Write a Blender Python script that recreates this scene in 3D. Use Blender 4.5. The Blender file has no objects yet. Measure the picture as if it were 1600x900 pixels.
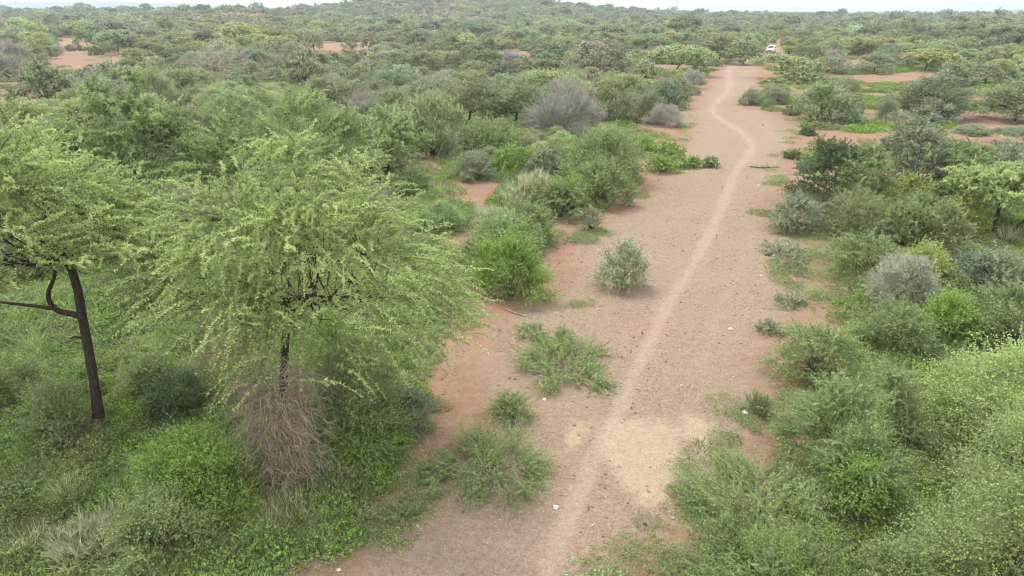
import bpy, math
import numpy as np
from mathutils import Vector

# ------------------------------------------------------------------ camera, sky, sun, exposure
S = bpy.context.scene
F_PX, CAM_H, PITCH = 1100.0, 10.0, math.radians(21.6)      # photo is 1600 x 900
camd = bpy.data.cameras.new('camera'); cam = bpy.data.objects.new('camera', camd)
S.collection.objects.link(cam); S.camera = cam
camd.sensor_width = 36; camd.lens = 36 * F_PX / 1600
camd.clip_start = 0.2; camd.clip_end = 40000
cam.location = (0, 0, CAM_H); cam.rotation_euler = (math.pi / 2 - PITCH, 0, 0)

SUN_EL, SUN_AZ = math.radians(62), math.radians(-40)       # azimuth from +Y towards +X
world = bpy.data.worlds.new('World'); S.world = world; world.use_nodes = True
wn = world.node_tree; wn.nodes.clear()
def wnode(t, **k):
    n = wn.nodes.new(t)
    for a, b in k.items(): setattr(n, a, b)
    return n
sky = wnode('ShaderNodeTexSky', sky_type='NISHITA', sun_disc=False, sun_elevation=SUN_EL, sun_rotation=SUN_AZ)
sky.air_density = 1.0; sky.dust_density = 1.5
tc = wnode('ShaderNodeTexCoord'); mp = wnode('ShaderNodeMapping'); mp.inputs['Scale'].default_value = (2.2, 2.2, 7.0)
nz = wnode('ShaderNodeTexNoise'); nz.inputs['Scale'].default_value = 1.3; nz.inputs['Detail'].default_value = 6
rp = wnode('ShaderNodeValToRGB'); rp.color_ramp.elements[0].position = 0.30; rp.color_ramp.elements[1].position = 0.56
rp.color_ramp.elements[0].color = (0.35, 0.35, 0.35, 1)
mx = wnode('ShaderNodeMixRGB'); mx.inputs[2].default_value = (9.0, 8.95, 8.9, 1)
bg = wnode('ShaderNodeBackground'); bg.inputs['Strength'].default_value = 0.12
wo = wnode('ShaderNodeOutputWorld')
L = wn.links.new
L(tc.outputs['Generated'], mp.inputs[0]); L(mp.outputs[0], nz.inputs['Vector']); L(nz.outputs['Fac'], rp.inputs[0])
L(rp.outputs[0], mx.inputs[0]); L(sky.outputs[0], mx.inputs[1]); L(mx.outputs[0], bg.inputs[0]); L(bg.outputs[0], wo.inputs[0])

sund = bpy.data.lights.new('sun', 'SUN'); sun = bpy.data.objects.new('sun', sund); S.collection.objects.link(sun)
sund.energy = 1.5; sund.angle = math.radians(12); sund.color = (1.0, 0.95, 0.87)
sdir = Vector((math.sin(SUN_AZ) * math.cos(SUN_EL), math.cos(SUN_AZ) * math.cos(SUN_EL), math.sin(SUN_EL)))
sun.rotation_euler = sdir.to_track_quat('Z', 'Y').to_euler(); sun.location = (0, 0, 200)
S.view_settings.view_transform = 'Standard'; S.view_settings.look = 'None'
S.view_settings.gamma = 1; S.view_settings.exposure = 1.40
S.render.engine = 'CYCLES'
S.cycles.max_bounces = 3; S.cycles.diffuse_bounces = 2; S.cycles.transmission_bounces = 2; S.cycles.glossy_bounces = 2
S.cycles.volume_bounces = 0; S.cycles.filter_width = 1.1; S.cycles.use_denoising = True; S.cycles.denoising_prefilter = 'ACCURATE'; S.cycles.denoising_input_passes = 'RGB_ALBEDO_NORMAL'; S.cycles.denoiser = 'OPENIMAGEDENOISE'
S.cycles.caustics_reflective = False; S.cycles.caustics_refractive = False

# ------------------------------------------------------------------ pixel <-> place
SP, CP = math.sin(PITCH), math.cos(PITCH)
def ray(px, py):
    x = (px - 800) / F_PX; y = (450 - py) / F_PX
    return np.array([x, CP + y * SP, -SP + y * CP])
def ground_at(px, py, z=0.0):
    d = ray(px, py); t = (CAM_H - z) / -d[2]
    return np.array([d[0] * t, d[1] * t, z])
def project(x, y, z):
    x = np.asarray(x, float); y = np.asarray(y, float); z = np.asarray(z, float) - CAM_H
    dep = np.maximum(y * CP - z * SP, 0.01); up = y * SP + z * CP
    return 800 + F_PX * x / dep, 450 - F_PX * up / dep, dep

# ------------------------------------------------------------------ noise, terrain height, masks
def hash2(ix, iy, seed):
    h = (ix * 374761393 + iy * 668265263 + seed * 144665) & 0x7fffffff
    h = ((h ^ (h >> 13)) * 1274126177) & 0x7fffffff
    return ((h ^ (h >> 16)) & 0xffff) / 65535.0
def vnoise(x, y, s, seed=0):
    x = np.asarray(x, float) / s; y = np.asarray(y, float) / s
    ix = np.floor(x).astype(np.int64); iy = np.floor(y).astype(np.int64); fx = x - ix; fy = y - iy
    fx = fx * fx * (3 - 2 * fx); fy = fy * fy * (3 - 2 * fy)
    a = hash2(ix, iy, seed); b = hash2(ix + 1, iy, seed); c = hash2(ix, iy + 1, seed); d = hash2(ix + 1, iy + 1, seed)
    return (a * (1 - fx) + b * fx) * (1 - fy) + (c * (1 - fx) + d * fx) * fy
def sstep(a, b, x):
    t = np.clip((x - a) / (b - a), 0, 1); return t * t * (3 - 2 * t)
def bump(x, y, cx, cy, sx, sy):
    return np.exp(-((x - cx) / sx) ** 2 - ((y - cy) / sy) ** 2)
def hz(x, y):
    x = np.asarray(x, float); y = np.asarray(y, float); r = np.hypot(x, y)
    h = (vnoise(x, y, 7, 1) - .5) * .16 + (vnoise(x, y, 1.6, 2) - .5) * .05 + (vnoise(x, y, .45, 3) - .5) * .022
    h = h + (vnoise(x, y, 60, 4) - .5) * 1.6 * sstep(50, 200, r)
    h = h + 1.2 * sstep(500, 1000, r) * sstep(-400, 100, x)
    h = h - 6.0 * sstep(1100, 2200, r)
    # the bushy hill beyond the middle, the stony outcrop left of it, low rises at the far left
    wx = np.where(x < -78, 120.0, 175.0)
    h = h + 22.5 * np.exp(-((x + 78) / wx) ** 2 - ((y - 820) / 190) ** 2)
    h = h + 7.5 * bump(x, y, -190, 520, 42, 70) + 6 * bump(x, y, -330, 720, 130, 120)
    h = h + 6 * bump(x, y, -470, 800, 110, 110)
    return h

# bare corridor of the dirt road in the photo: rows of (y, left, right)
ROAD = np.array([[60, 1209, 1213], [72, 1203, 1216], [80, 1196, 1222], [88, 1185, 1208], [97, 1152, 1196], [105, 1130, 1195], [120, 1115, 1192],
    [135, 1105, 1185], [150, 1092, 1168], [165, 1082, 1160], [185, 1066, 1240], [205, 1062, 1250], [225, 1058, 1250], [245, 1030, 1245],
    [270, 1010, 1240], [300, 990, 1222], [330, 955, 1215], [360, 900, 1262], [400, 868, 1300], [440, 858, 1300], [480, 790, 1290], [520, 735, 1235],
    [560, 722, 1222], [600, 716, 1225], [650, 712, 1232], [700, 668, 1200], [750, 622, 1150], [800, 588, 1120], [850, 545, 1085], [900, 470, 1062],
    [1000, 380, 1010], [1300, 200, 980], [2200, 0, 900]], float)
PATH = np.array([[790, 1050], [850, 900], [905, 770], [940, 692], [968, 632], [1010, 545], [1040, 482], [1080, 415], [1115, 350], [1138, 295], [1150, 266], [1168, 246],
    [1176, 230], [1166, 214], [1148, 200], [1126, 186], [1114, 172], [1122, 158], [1136, 143], [1141, 128], [1137, 114], [1150, 103], [1172, 96], [1196, 88], [1208, 78]], float)
CLEAR = [  # patches of open red soil: polygons in the photo
    [(478, 67), (575, 66), (580, 76), (470, 79)], [(88, 61), (148, 60), (148, 68), (98, 70)], [(60, 94), (96, 96), (112, 108), (70, 100)],
    [(1245, 196), (1600, 196), (1700, 232), (1520, 226), (1250, 214)], [(1330, 128), (1420, 128), (1420, 139), (1335, 141)], [(1320, 90), (1345, 88), (1380, 112), (1330, 118)],
    [(1496, 140), (1528, 138), (1530, 185), (1500, 180)], [(1340, 165), (1392, 160), (1392, 176), (1345, 180)], [(1290, 104), (1345, 106), (1400, 122), (1330, 124)],
    [(1395, 118), (1440, 116), (1490, 130), (1400, 130)],
    [(735, 178), (826, 188), (830, 200), (735, 196)], [(975, 180), (1075, 170), (1062, 215), (985, 205)], [(0, 128), (26, 124), (30, 160), (0, 165)], [(104, 80), (128, 82), (122, 100), (100, 100)],
    [(705, 285), (775, 275), (770, 325), (735, 335)], [(695, 375), (745, 370), (735, 400), (700, 398)]]
def in_poly(px, py, poly):
    px = np.asarray(px, float); py = np.asarray(py, float); r = np.zeros(px.shape, bool); n = len(poly)
    for i in range(n):
        x0, y0 = poly[i]; x1, y1 = poly[(i + 1) % n]
        if y0 == y1: continue
        c = ((y0 > py) != (y1 > py)) & (px < (x1 - x0) * (py - y0) / (y1 - y0) + x0)
        r ^= c
    return r
def road_dist(x, y):
    """metres inside (+) or outside (-) the bare corridor"""
    px, py, dep = project(x, y, 0 * np.asarray(x, float))
    l = np.interp(py, ROAD[:, 0], ROAD[:, 1]); r = np.interp(py, ROAD[:, 0], ROAD[:, 2])
    d = np.minimum(px - l, r - px) * dep / F_PX
    return np.where(py < 60, -50.0, d)
PATHW = np.array([ground_at(a, b)[:2] for a, b in PATH])
_t = np.concatenate([[0], np.cumsum(np.hypot(*np.diff(PATHW, axis=0).T))])
def smooth_curve(P, n):
    out = []
    for i in range(len(P) - 1):
        p0, p1, p2, p3 = P[max(i - 1, 0)], P[i], P[i + 1], P[min(i + 2, len(P) - 1)]
        for k in range(n):
            t = k / n
            out.append(.5 * (2 * p1 + (p2 - p0) * t + (2 * p0 - 5 * p1 + 4 * p2 - p3) * t * t + (3 * p1 - p0 - 3 * p2 + p3) * t ** 3))
    out.append(P[-1]); return np.array(out)
PATHS = smooth_curve(PATHW, 8)
def path_dist(x, y):
    x = np.asarray(x, float); best = np.full(x.shape, 1e9)
    for i in range(len(PATHS) - 1):
        a = PATHS[i]; d = PATHS[i + 1] - a; l2 = d @ d
        t = np.clip(((x - a[0]) * d[0] + (y - a[1]) * d[1]) / l2, 0, 1)
        best = np.minimum(best, np.hypot(x - a[0] - t * d[0], y - a[1] - t * d[1]))
    return best
SAND = [[(945, 652), (1050, 655), (1062, 700), (1050, 770), (1012, 795), (965, 750), (935, 700)], [(1085, 690), (1150, 700), (1150, 760), (1100, 800), (1060, 800)],
        [(880, 665), (925, 655), (905, 700), (885, 715)], [(1060, 640), (1120, 660), (1110, 690), (1070, 690)]]
def sand_mask(px, py):
    m = np.zeros(px.shape)
    for p in SAND:
        for q in range(24):
            rr_ = 20 * math.sqrt((q + .5) / 24); m += in_poly(px + rr_ * math.cos(q * 2.4), py + .75 * rr_ * math.sin(q * 2.4), p) / 24.0
    return np.clip(m, 0, 1)
def clear_mask(px, py):
    m = np.zeros(px.shape, bool)
    for p in CLEAR: m |= in_poly(px, py, p)
    return m

# ------------------------------------------------------------------ mesh helpers
def new_mesh(name, V, groups, mats, tint=None):
    """groups: list of (faces array (n,k), material index, smooth)"""
    me = bpy.data.meshes.new(name); V = np.asarray(V, np.float32)
    me.vertices.add(len(V)); me.vertices.foreach_set('co', V.ravel())
    lv = np.concatenate([np.asarray(g[0], np.int32).ravel() for g in groups]); me.loops.add(len(lv)); me.loops.foreach_set('vertex_index', lv)
    tot = np.concatenate([np.full(len(g[0]), np.asarray(g[0]).shape[1], np.int32) for g in groups])
    me.polygons.add(len(tot)); st = np.concatenate([[0], np.cumsum(tot)[:-1]]).astype(np.int32)
    me.polygons.foreach_set('loop_start', st); me.polygons.foreach_set('loop_total', tot)
    me.polygons.foreach_set('material_index', np.concatenate([np.full(len(g[0]), g[1], np.int32) for g in groups]))
    me.polygons.foreach_set('use_smooth', np.concatenate([np.full(len(g[0]), bool(g[2])) for g in groups]))
    for m in mats: me.materials.append(m)
    if tint is not None:
        at = me.attributes.new('tint', 'FLOAT', 'FACE'); at.data.foreach_set('value', np.asarray(tint, np.float32))
    me.update(calc_edges=True)
    return me
def obj(name, me, parent=None, loc=(0, 0, 0)):
    o = bpy.data.objects.new(name, me); S.collection.objects.link(o); o.location = loc
    if parent: o.parent = parent
    return o
def tag(o, label, cat, group=None):
    o['label'] = label; o['category'] = cat
    if group: o['group'] = group
    return o
def unit(v): return v / np.maximum(np.linalg.norm(v, axis=-1, keepdims=True), 1e-9)
def tubes(P, Rr, sides=5):
    """P (m,k,3) polylines, Rr (m,k) radii -> verts, quads"""
    m, k, _ = P.shape
    T = unit(np.gradient(P, axis=1)); ref = np.where(np.abs(T[..., 2:3]) > .8, np.array([1., 0, 0]), np.array([0, 0, 1.]))
    U = unit(np.cross(T, ref)); W = np.cross(T, U)
    a = np.arange(sides) * 2 * np.pi / sides
    V = P[:, :, None] + Rr[:, :, None, None] * (U[:, :, None] * np.cos(a)[:, None] + W[:, :, None] * np.sin(a)[:, None])
    b = (np.arange(m) * k * sides)[:, None, None]; i = (np.arange(k - 1) * sides)[None, :, None]; j = np.arange(sides)[None, None]; j2 = (j + 1) % sides
    Q = np.stack([b + i + j, b + i + j2, b + i + sides + j2, b + i + sides + j], -1).reshape(-1, 4)
    return V.reshape(-1, 3), Q
def leaf_tris(P, D, Ls, droop, nl, ll, lw, rng, ang=(30, 75), quad=False, t0=.05):
    n = len(P); t = ((np.arange(nl) + rng.random((n, nl))) / nl) * (1 - t0) + t0
    g = np.array([0, 0, -1.]); Ls = np.asarray(Ls).reshape(-1, 1); dr = np.asarray(droop) * np.ones((n, 1))
    pos = P[:, None] + D[:, None] * (Ls * t)[..., None] + g * (dr * Ls * t * t)[..., None]
    tan = unit(D[:, None] + g * (2 * dr * t)[..., None])
    r = rng.normal(size=pos.shape); lat = unit(r - (r * tan).sum(-1, keepdims=True) * tan)
    a = np.radians(rng.uniform(ang[0], ang[1], t.shape))[..., None]
    d = tan * np.cos(a) + lat * np.sin(a)
    sd = unit(np.cross(d, rng.normal(size=pos.shape)))
    l = (ll * (.6 + .8 * rng.random(t.shape)) * (1 - .35 * t))[..., None]
    w = lw * (.7 + .6 * rng.random(t.shape))[..., None]
    if quad:
        V = np.stack([pos, pos + d * l * .5 + sd * w * .5, pos + d * l, pos + d * l * .5 - sd * w * .5], 2).reshape(-1, 3)
        return V, np.arange(len(V)).reshape(-1, 4)
    V = np.stack([pos - sd * w * .5, pos + sd * w * .5, pos + d * l], 2).reshape(-1, 3)
    return V, np.arange(len(V)).reshape(-1, 3)
def curve_pts(A, B, bow, k, rng, wob=.06):
    t = np.linspace(0, 1, k)[None, :, None]; A = A[:, None]; B = B[:, None]
    ln = np.linalg.norm(B - A, axis=-1, keepdims=True)
    P = A + (B - A) * t + bow[:, None] * 4 * t * (1 - t)
    return P + rng.normal(size=P.shape) * wob * ln * (4 * t * (1 - t)) * .5

def plant(seed, R, H, hb, shape='dome', clumps=40, cr=.4, shoots=25, sl=.6, nl=12, ll=.07, lw=.025, droop=.25, up=.35, out=.7, rnd=.55,
          stems=6, wr=.05, sides=4, th=0.0, tlean=(0, 0), twigs=False, ang=(30, 75), fill=.5, squash=None, low=-.05, quad=False, nlimb=None, trunk_poly=None, wander=.45, floor=None, deep=.34):
    """a woody plant: returns (wood V, quads), (leaf V, faces). hb = crown base height, th = height of the fork (0: bush with many stems)"""
    rng = np.random.default_rng(seed)
    n = clumps
    az = (np.arange(n) * 2.39996 + rng.normal(size=n) * .5)
    lobes = 1 + .16 * np.sin(az * 2 + rng.random() * 6) + .12 * np.sin(az * 3 + rng.random() * 6) + .08 * np.sin(az * 5 + rng.random() * 6)
    if shape == 'flat':      # umbrella crown: a thick lens
        q = np.sqrt((np.arange(n) + .5) / n) * .97; rr = q * R * lobes
        top = H - cr * .5 - (H - hb) * .62 * q ** 2.2
        z = top - rng.random(n) * (H - hb) * deep * (1 - q * .6)
    else:
        u = low + (1 - low) * (np.arange(n) + .5) / n; u = np.clip(u + rng.normal(size=n) * .08, low, 1)
        f = 1 - fill * rng.random(n) ** 2
        rr = np.sqrt(np.maximum(1 - np.clip(u, 0, 1) ** 2, 0)) * (R - cr * .4) * lobes * f
        if shape == 'cone': rr = (1 - np.clip(u, 0, 1)) ** .8 * R * lobes * f
        z = hb + u * (H - hb - cr * .4) * (.82 + .3 * rng.random(n)) * (.6 + .4 * f)
    C = np.stack([np.cos(az) * rr, np.sin(az) * rr, np.maximum(z, .06)], -1)
    lean = np.array([tlean[0], tlean[1], 0.])
    C = C + lean
    ctr = np.array([0, 0, hb * .6 if shape == 'flat' else hb * .9]) + lean
    # wood
    woods = []
    if th > 0:
        if trunk_poly is not None: tp = np.asarray(trunk_poly, float)[None]
        else: tp = curve_pts(np.zeros((1, 3)), np.array([[tlean[0], tlean[1], th]]), np.array([[rng.normal() * .06 * th, rng.normal() * .06 * th, 0]]), 7, rng, .05)
        k = tp.shape[1]; flare = np.linspace(1.15, .8, k); flare[0] *= 1.35
        woods.append(tubes(tp, (wr * flare)[None], max(sides, 6)))
        fork = tp[0, -1]; nlm = nlimb or stems
        order = np.argsort(az % (2 * np.pi)); grp = np.array_split(order, nlm)
        for g in grp:
            c = C[g]; tgt = c.mean(0) * .75 + fork * .25
            A = fork[None]; lim = curve_pts(A, tgt[None], np.array([[0, 0, -.06 * H]]), 6, rng, .1)
            woods.append(tubes(lim, np.linspace(wr * .40, wr * .13, 6)[None], sides))
            s = lim[0][rng.integers(2, 6, len(g))]
            sub = curve_pts(s, c, np.tile([[0, 0, -.03 * H]], (len(g), 1)), 5, rng, .12)
            woods.append(tubes(sub, np.tile(np.linspace(wr * .14, wr * .035, 5), (len(g), 1)), 3 if sides < 5 else 4))
    else:
        bs = np.stack([rng.normal(size=n) * R * .12, rng.normal(size=n) * R * .12, np.zeros(n) - .03], -1)
        sub = curve_pts(bs, C, np.stack([np.zeros(n), np.zeros(n), np.full(n, .1 * H)], -1), 5, rng, .12)
        keep = rng.permutation(n)[:max(stems * 4, 6)]
        woods.append(tubes(sub[keep], np.tile(np.linspace(wr, wr * .2, 5), (len(keep), 1)), 3))
    # shoots
    ns = shoots; ci = np.repeat(np.arange(n), ns)
    P = C[ci] + rng.normal(size=(n * ns, 3)) * cr * .5 * np.array([1, 1, .7])
    o = unit(P - ctr); 
    if shape == 'flat': o[:, 2] *= .30; o = unit(o)
    cd = rng.normal(size=(n, 3)) * np.array([1, 1, .45]); cd = unit(cd) * wander
    D = unit(o * out + cd[ci] + np.array([0, 0, up]) + rng.normal(size=P.shape) * rnd)
    Ls = sl * (.55 + .8 * rng.random(len(P)))
    P[:, 2] = np.maximum(P[:, 2], .03)
    if floor is not None:
        over = floor - (P[:, 2] + Ls * (D[:, 2] - droop)); P[:, 2] += np.maximum(over, 0) * .8
    LV, LF = leaf_tris(P, D, Ls, droop, nl, ll, lw, rng, ang, quad)
    LV[:, 2] = np.maximum(LV[:, 2], .0)
    if twigs:
        t = np.linspace(0, .95, 3)[None, :, None]; g = np.array([0, 0, -1.])
        tw = P[:, None] + D[:, None] * Ls[:, None, None] * t + g * droop * Ls[:, None, None] * t * t
        woods.append(tubes(tw, np.tile([.0045, .003, .001], (len(P), 1)) * (ll / .07), 3))
    WV, WF, off = [], [], 0
    for v, q in woods: WV.append(v); WF.append(q + off); off += len(v)
    return (np.concatenate(WV), np.concatenate(WF)), (LV, LF, nl)

# ------------------------------------------------------------------ materials
def mat(name):
    m = bpy.data.materials.new(name); m.use_nodes = True; nt = m.node_tree; nt.nodes.clear()
    def N(t, **k):
        n = nt.nodes.new(t)
        for a, b in k.items():
            if a.startswith('_'): n.inputs[a[1:].replace('_', ' ')].default_value = b
            else: setattr(n, a, b)
        return n
    return m, N, nt.links.new
def leaf_mat(name, source, trans=.42, rough=.55, spec=.18, spread=.52):
    m, N, L = mat(name)
    if source == 'object': c = N('ShaderNodeObjectInfo').outputs['Color']
    else: c = N('ShaderNodeAttribute', attribute_type='INSTANCER', attribute_name='col').outputs['Color']
    t = N('ShaderNodeAttribute', attribute_name='tint')
    mr = N('ShaderNodeMapRange'); mr.inputs['To Min'].default_value = 1 - spread; mr.inputs['To Max'].default_value = 1 + spread
    L(t.outputs['Fac'], mr.inputs['Value'])
    sc = N('ShaderNodeVectorMath', operation='SCALE'); L(c, sc.inputs[0]); L(mr.outputs[0], sc.inputs['Scale'])
    hs = N('ShaderNodeHueSaturation'); L(sc.outputs[0], hs.inputs['Color'])
    mh = N('ShaderNodeMapRange'); mh.inputs['To Min'].default_value = .515; mh.inputs['To Max'].default_value = .485
    L(t.outputs['Fac'], mh.inputs['Value']); L(mh.outputs[0], hs.inputs['Hue'])
    b = N('ShaderNodeBsdfPrincipled', _Roughness=rough); b.inputs['Specular IOR Level'].default_value = spec
    tr = N('ShaderNodeBsdfTranslucent'); ms = N('ShaderNodeMixShader', _Fac=trans); o = N('ShaderNodeOutputMaterial')
    L(hs.outputs[0], b.inputs['Base Color']); L(hs.outputs[0], tr.inputs['Color'])
    L(b.outputs[0], ms.inputs[1]); L(tr.outputs[0], ms.inputs[2]); L(ms.outputs[0], o.inputs[0])
    return m
def simple_mat(name, c1, c2, scale=8, rough=.8, bumpy=.3, spec=.2, stretch=(1, 1, 1), metallic=0):
    m, N, L = mat(name)
    tcn = N('ShaderNodeTexCoord'); mpn = N('ShaderNodeMapping'); mpn.inputs['Scale'].default_value = stretch
    n = N('ShaderNodeTexNoise', _Scale=scale, _Detail=6.0); cr = N('ShaderNodeValToRGB')
    cr.color_ramp.elements[0].color = (*c1, 1); cr.color_ramp.elements[1].color = (*c2, 1)
    cr.color_ramp.elements[0].position = .3; cr.color_ramp.elements[1].position = .7
    b = N('ShaderNodeBsdfPrincipled', _Roughness=rough, _Metallic=metallic); b.inputs['Specular IOR Level'].default_value = spec
    o = N('ShaderNodeOutputMaterial'); L(tcn.outputs['Object'], mpn.inputs[0]); L(mpn.outputs[0], n.inputs['Vector']); L(n.outputs['Fac'], cr.inputs[0]); L(cr.outputs[0], b.inputs['Base Color'])
    if bumpy:
        bp = N('ShaderNodeBump', _Strength=bumpy, _Distance=.03); L(n.outputs['Fac'], bp.inputs['Height']); L(bp.outputs[0], b.inputs['Normal'])
    L(b.outputs[0], o.inputs[0]); return m
M_LEAF = leaf_mat('leaf', 'object'); M_LEAF_S = leaf_mat('leaf_mass', 'instancer')
M_BROAD = leaf_mat('broad_leaf', 'object', .35, .55, .2, .34)
M_BARK = simple_mat('bark', (.022, .017, .014), (.075, .058, .046), 9, .9, .8, .15, (3, 3, .5))
M_TWIG = simple_mat('grey_twig', (.18, .135, .10), (.40, .32, .24), 5, .85, .2)
M_STEM = simple_mat('stem', (.07, .055, .04), (.16, .13, .10), 6, .85, .3)
M_ROCK = simple_mat('red_stone', (.20, .13, .10), (.38, .27, .21), 5, .9, .6)
M_PALE = simple_mat('pale_stone', (.36, .34, .31), (.58, .56, .52), 6, .85, .5)
M_DARKROCK = simple_mat('dark_stone', (.09, .075, .07), (.2, .17, .15), 6, .9, .6)

def ground_mat():
    m, N, L = mat('soil')
    geo = N('ShaderNodeNewGeometry'); at = N('ShaderNodeAttribute', attribute_name='mask')
    sep = N('ShaderNodeSeparateColor'); L(at.outputs['Color'], sep.inputs[0])
    def noise(s, d=6, r=.55):
        n = N('ShaderNodeTexNoise', _Scale=s, _Detail=float(d), _Roughness=r); L(geo.outputs['Position'], n.inputs['Vector']); return n.outputs['Fac']
    def ramp(f, stops):
        c = N('ShaderNodeValToRGB'); e = c.color_ramp.elements
        while len(e) < len(stops): e.new(.5)
        for x, (p, col) in zip(e, stops): x.position = p; x.color = (*col, 1) if not isinstance(col, (int, float)) else (col, col, col, 1)
        L(f, c.inputs[0]); return c.outputs[0]
    def math_(op, a, b, clamp=False):
        n = N('ShaderNodeMath', operation=op, use_clamp=clamp)
        for i, v in enumerate((a, b)):
            if isinstance(v, (int, float)): n.inputs[i].default_value = v
            else: L(v, n.inputs[i])
        return n.outputs[0]
    def mix(f, a, b, bt='MIX'):
        n = N('ShaderNodeMixRGB', blend_type=bt)
        for i, v in ((0, f), (1, a), (2, b)):
            if isinstance(v, (int, float)): n.inputs[i].default_value = v
            elif isinstance(v, tuple): n.inputs[i].default_value = (*v, 1)
            else: L(v, n.inputs[i])
        return n.outputs[0]
    def edge(mask, nse, k, lo=.35, hi=.65):
        s = math_('ADD', mask, math_('MULTIPLY', math_('SUBTRACT', nse, .5), k))
        r = N('ShaderNodeMapRange', interpolation_type='SMOOTHSTEP'); r.inputs['From Min'].default_value = lo; r.inputs['From Max'].default_value = hi
        L(s, r.inputs['Value']); return r.outputs[0]
    n_big, n_mid, n_fine, n_grit = noise(.35), noise(2.2), noise(14, 8, .7), noise(55, 4, .7)
    red = ramp(n_mid, [(.25, (.34, .205, .135)), (.55, (.41, .265, .185)), (.8, (.47, .325, .235))])
    red = mix(.35, red, ramp(n_big, [(.3, (.33, .20, .13)), (.7, (.47, .315, .22))]))
    vor = N('ShaderNodeTexVoronoi', _Scale=26.0); L(geo.outputs['Position'], vor.inputs['Vector'])
    vsep = N('ShaderNodeSeparateColor'); L(vor.outputs['Color'], vsep.inputs[0])
    peb = ramp(vsep.outputs[0], [(.0, (.27, .185, .135)), (.45, (.40, .285, .21)), (.8, (.46, .35, .265)), (1.0, (.58, .48, .39))])
    grav = mix(.55, ramp(n_mid, [(.25, (.36, .255, .185)), (.75, (.46, .345, .26))]), peb)
    grav = mix(math_('MULTIPLY', ramp(n_big, [(.35, 0.), (.65, 1.)]), .5), grav, (.42, .33, .26))
    col = mix(edge(sep.outputs[0], math_('ADD', math_('MULTIPLY', n_big, .5), math_('MULTIPLY', n_mid, .5)), 1.6, .1, 1.0), red, grav)
    sandc = ramp(n_fine, [(.3, (.50, .385, .275)), (.7, (.63, .50, .37))])
    col = mix(math_('MULTIPLY', edge(at.outputs['Alpha'], math_('ADD', math_('MULTIPLY', n_mid, .6), math_('MULTIPLY', n_fine, .4)), 1.5, .15, .9), .95), col, sandc)
    pathc = ramp(n_fine, [(.3, (.52, .40, .31)), (.7, (.63, .50, .395))])
    col = mix(math_('MULTIPLY', edge(sep.outputs[2], n_fine, .9, .1, 1.05), .52), col, pathc)
    col = mix(.8, col, ramp(n_grit, [(.3, .28), (.5, .5), (.7, .70)]), 'OVERLAY')
    col = mix(.6, col, ramp(noise(6.5, 8, .75), [(.28, .30), (.5, .52), (.72, .68)]), 'OVERLAY')
    grn = ramp(n_fine, [(.25, (.10, .12, .05)), (.6, (.19, .21, .085)), (.85, (.32, .28, .16))])
    col = mix(edge(sep.outputs[1], math_('MULTIPLY', math_('ADD', n_mid, n_fine), .5), 2.0, .35, .7), col, grn)
    col = mix(1.0, col, (.55, .548, .525), 'MULTIPLY')
    b = N('ShaderNodeBsdfPrincipled', _Roughness=.95); b.inputs['Specular IOR Level'].default_value = .1
    h = math_('ADD', math_('MULTIPLY', n_fine, .6), math_('MULTIPLY', vor.outputs['Distance'], -.5))
    h = math_('ADD', h, math_('MULTIPLY', n_grit, .3))
    bp = N('ShaderNodeBump', _Strength=.9, _Distance=.07); L(h, bp.inputs['Height'])
    L(col, b.inputs['Base Color']); L(bp.outputs[0], b.inputs['Normal'])
    o = N('ShaderNodeOutputMaterial'); L(b.outputs[0], o.inputs[0]); return m

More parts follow.
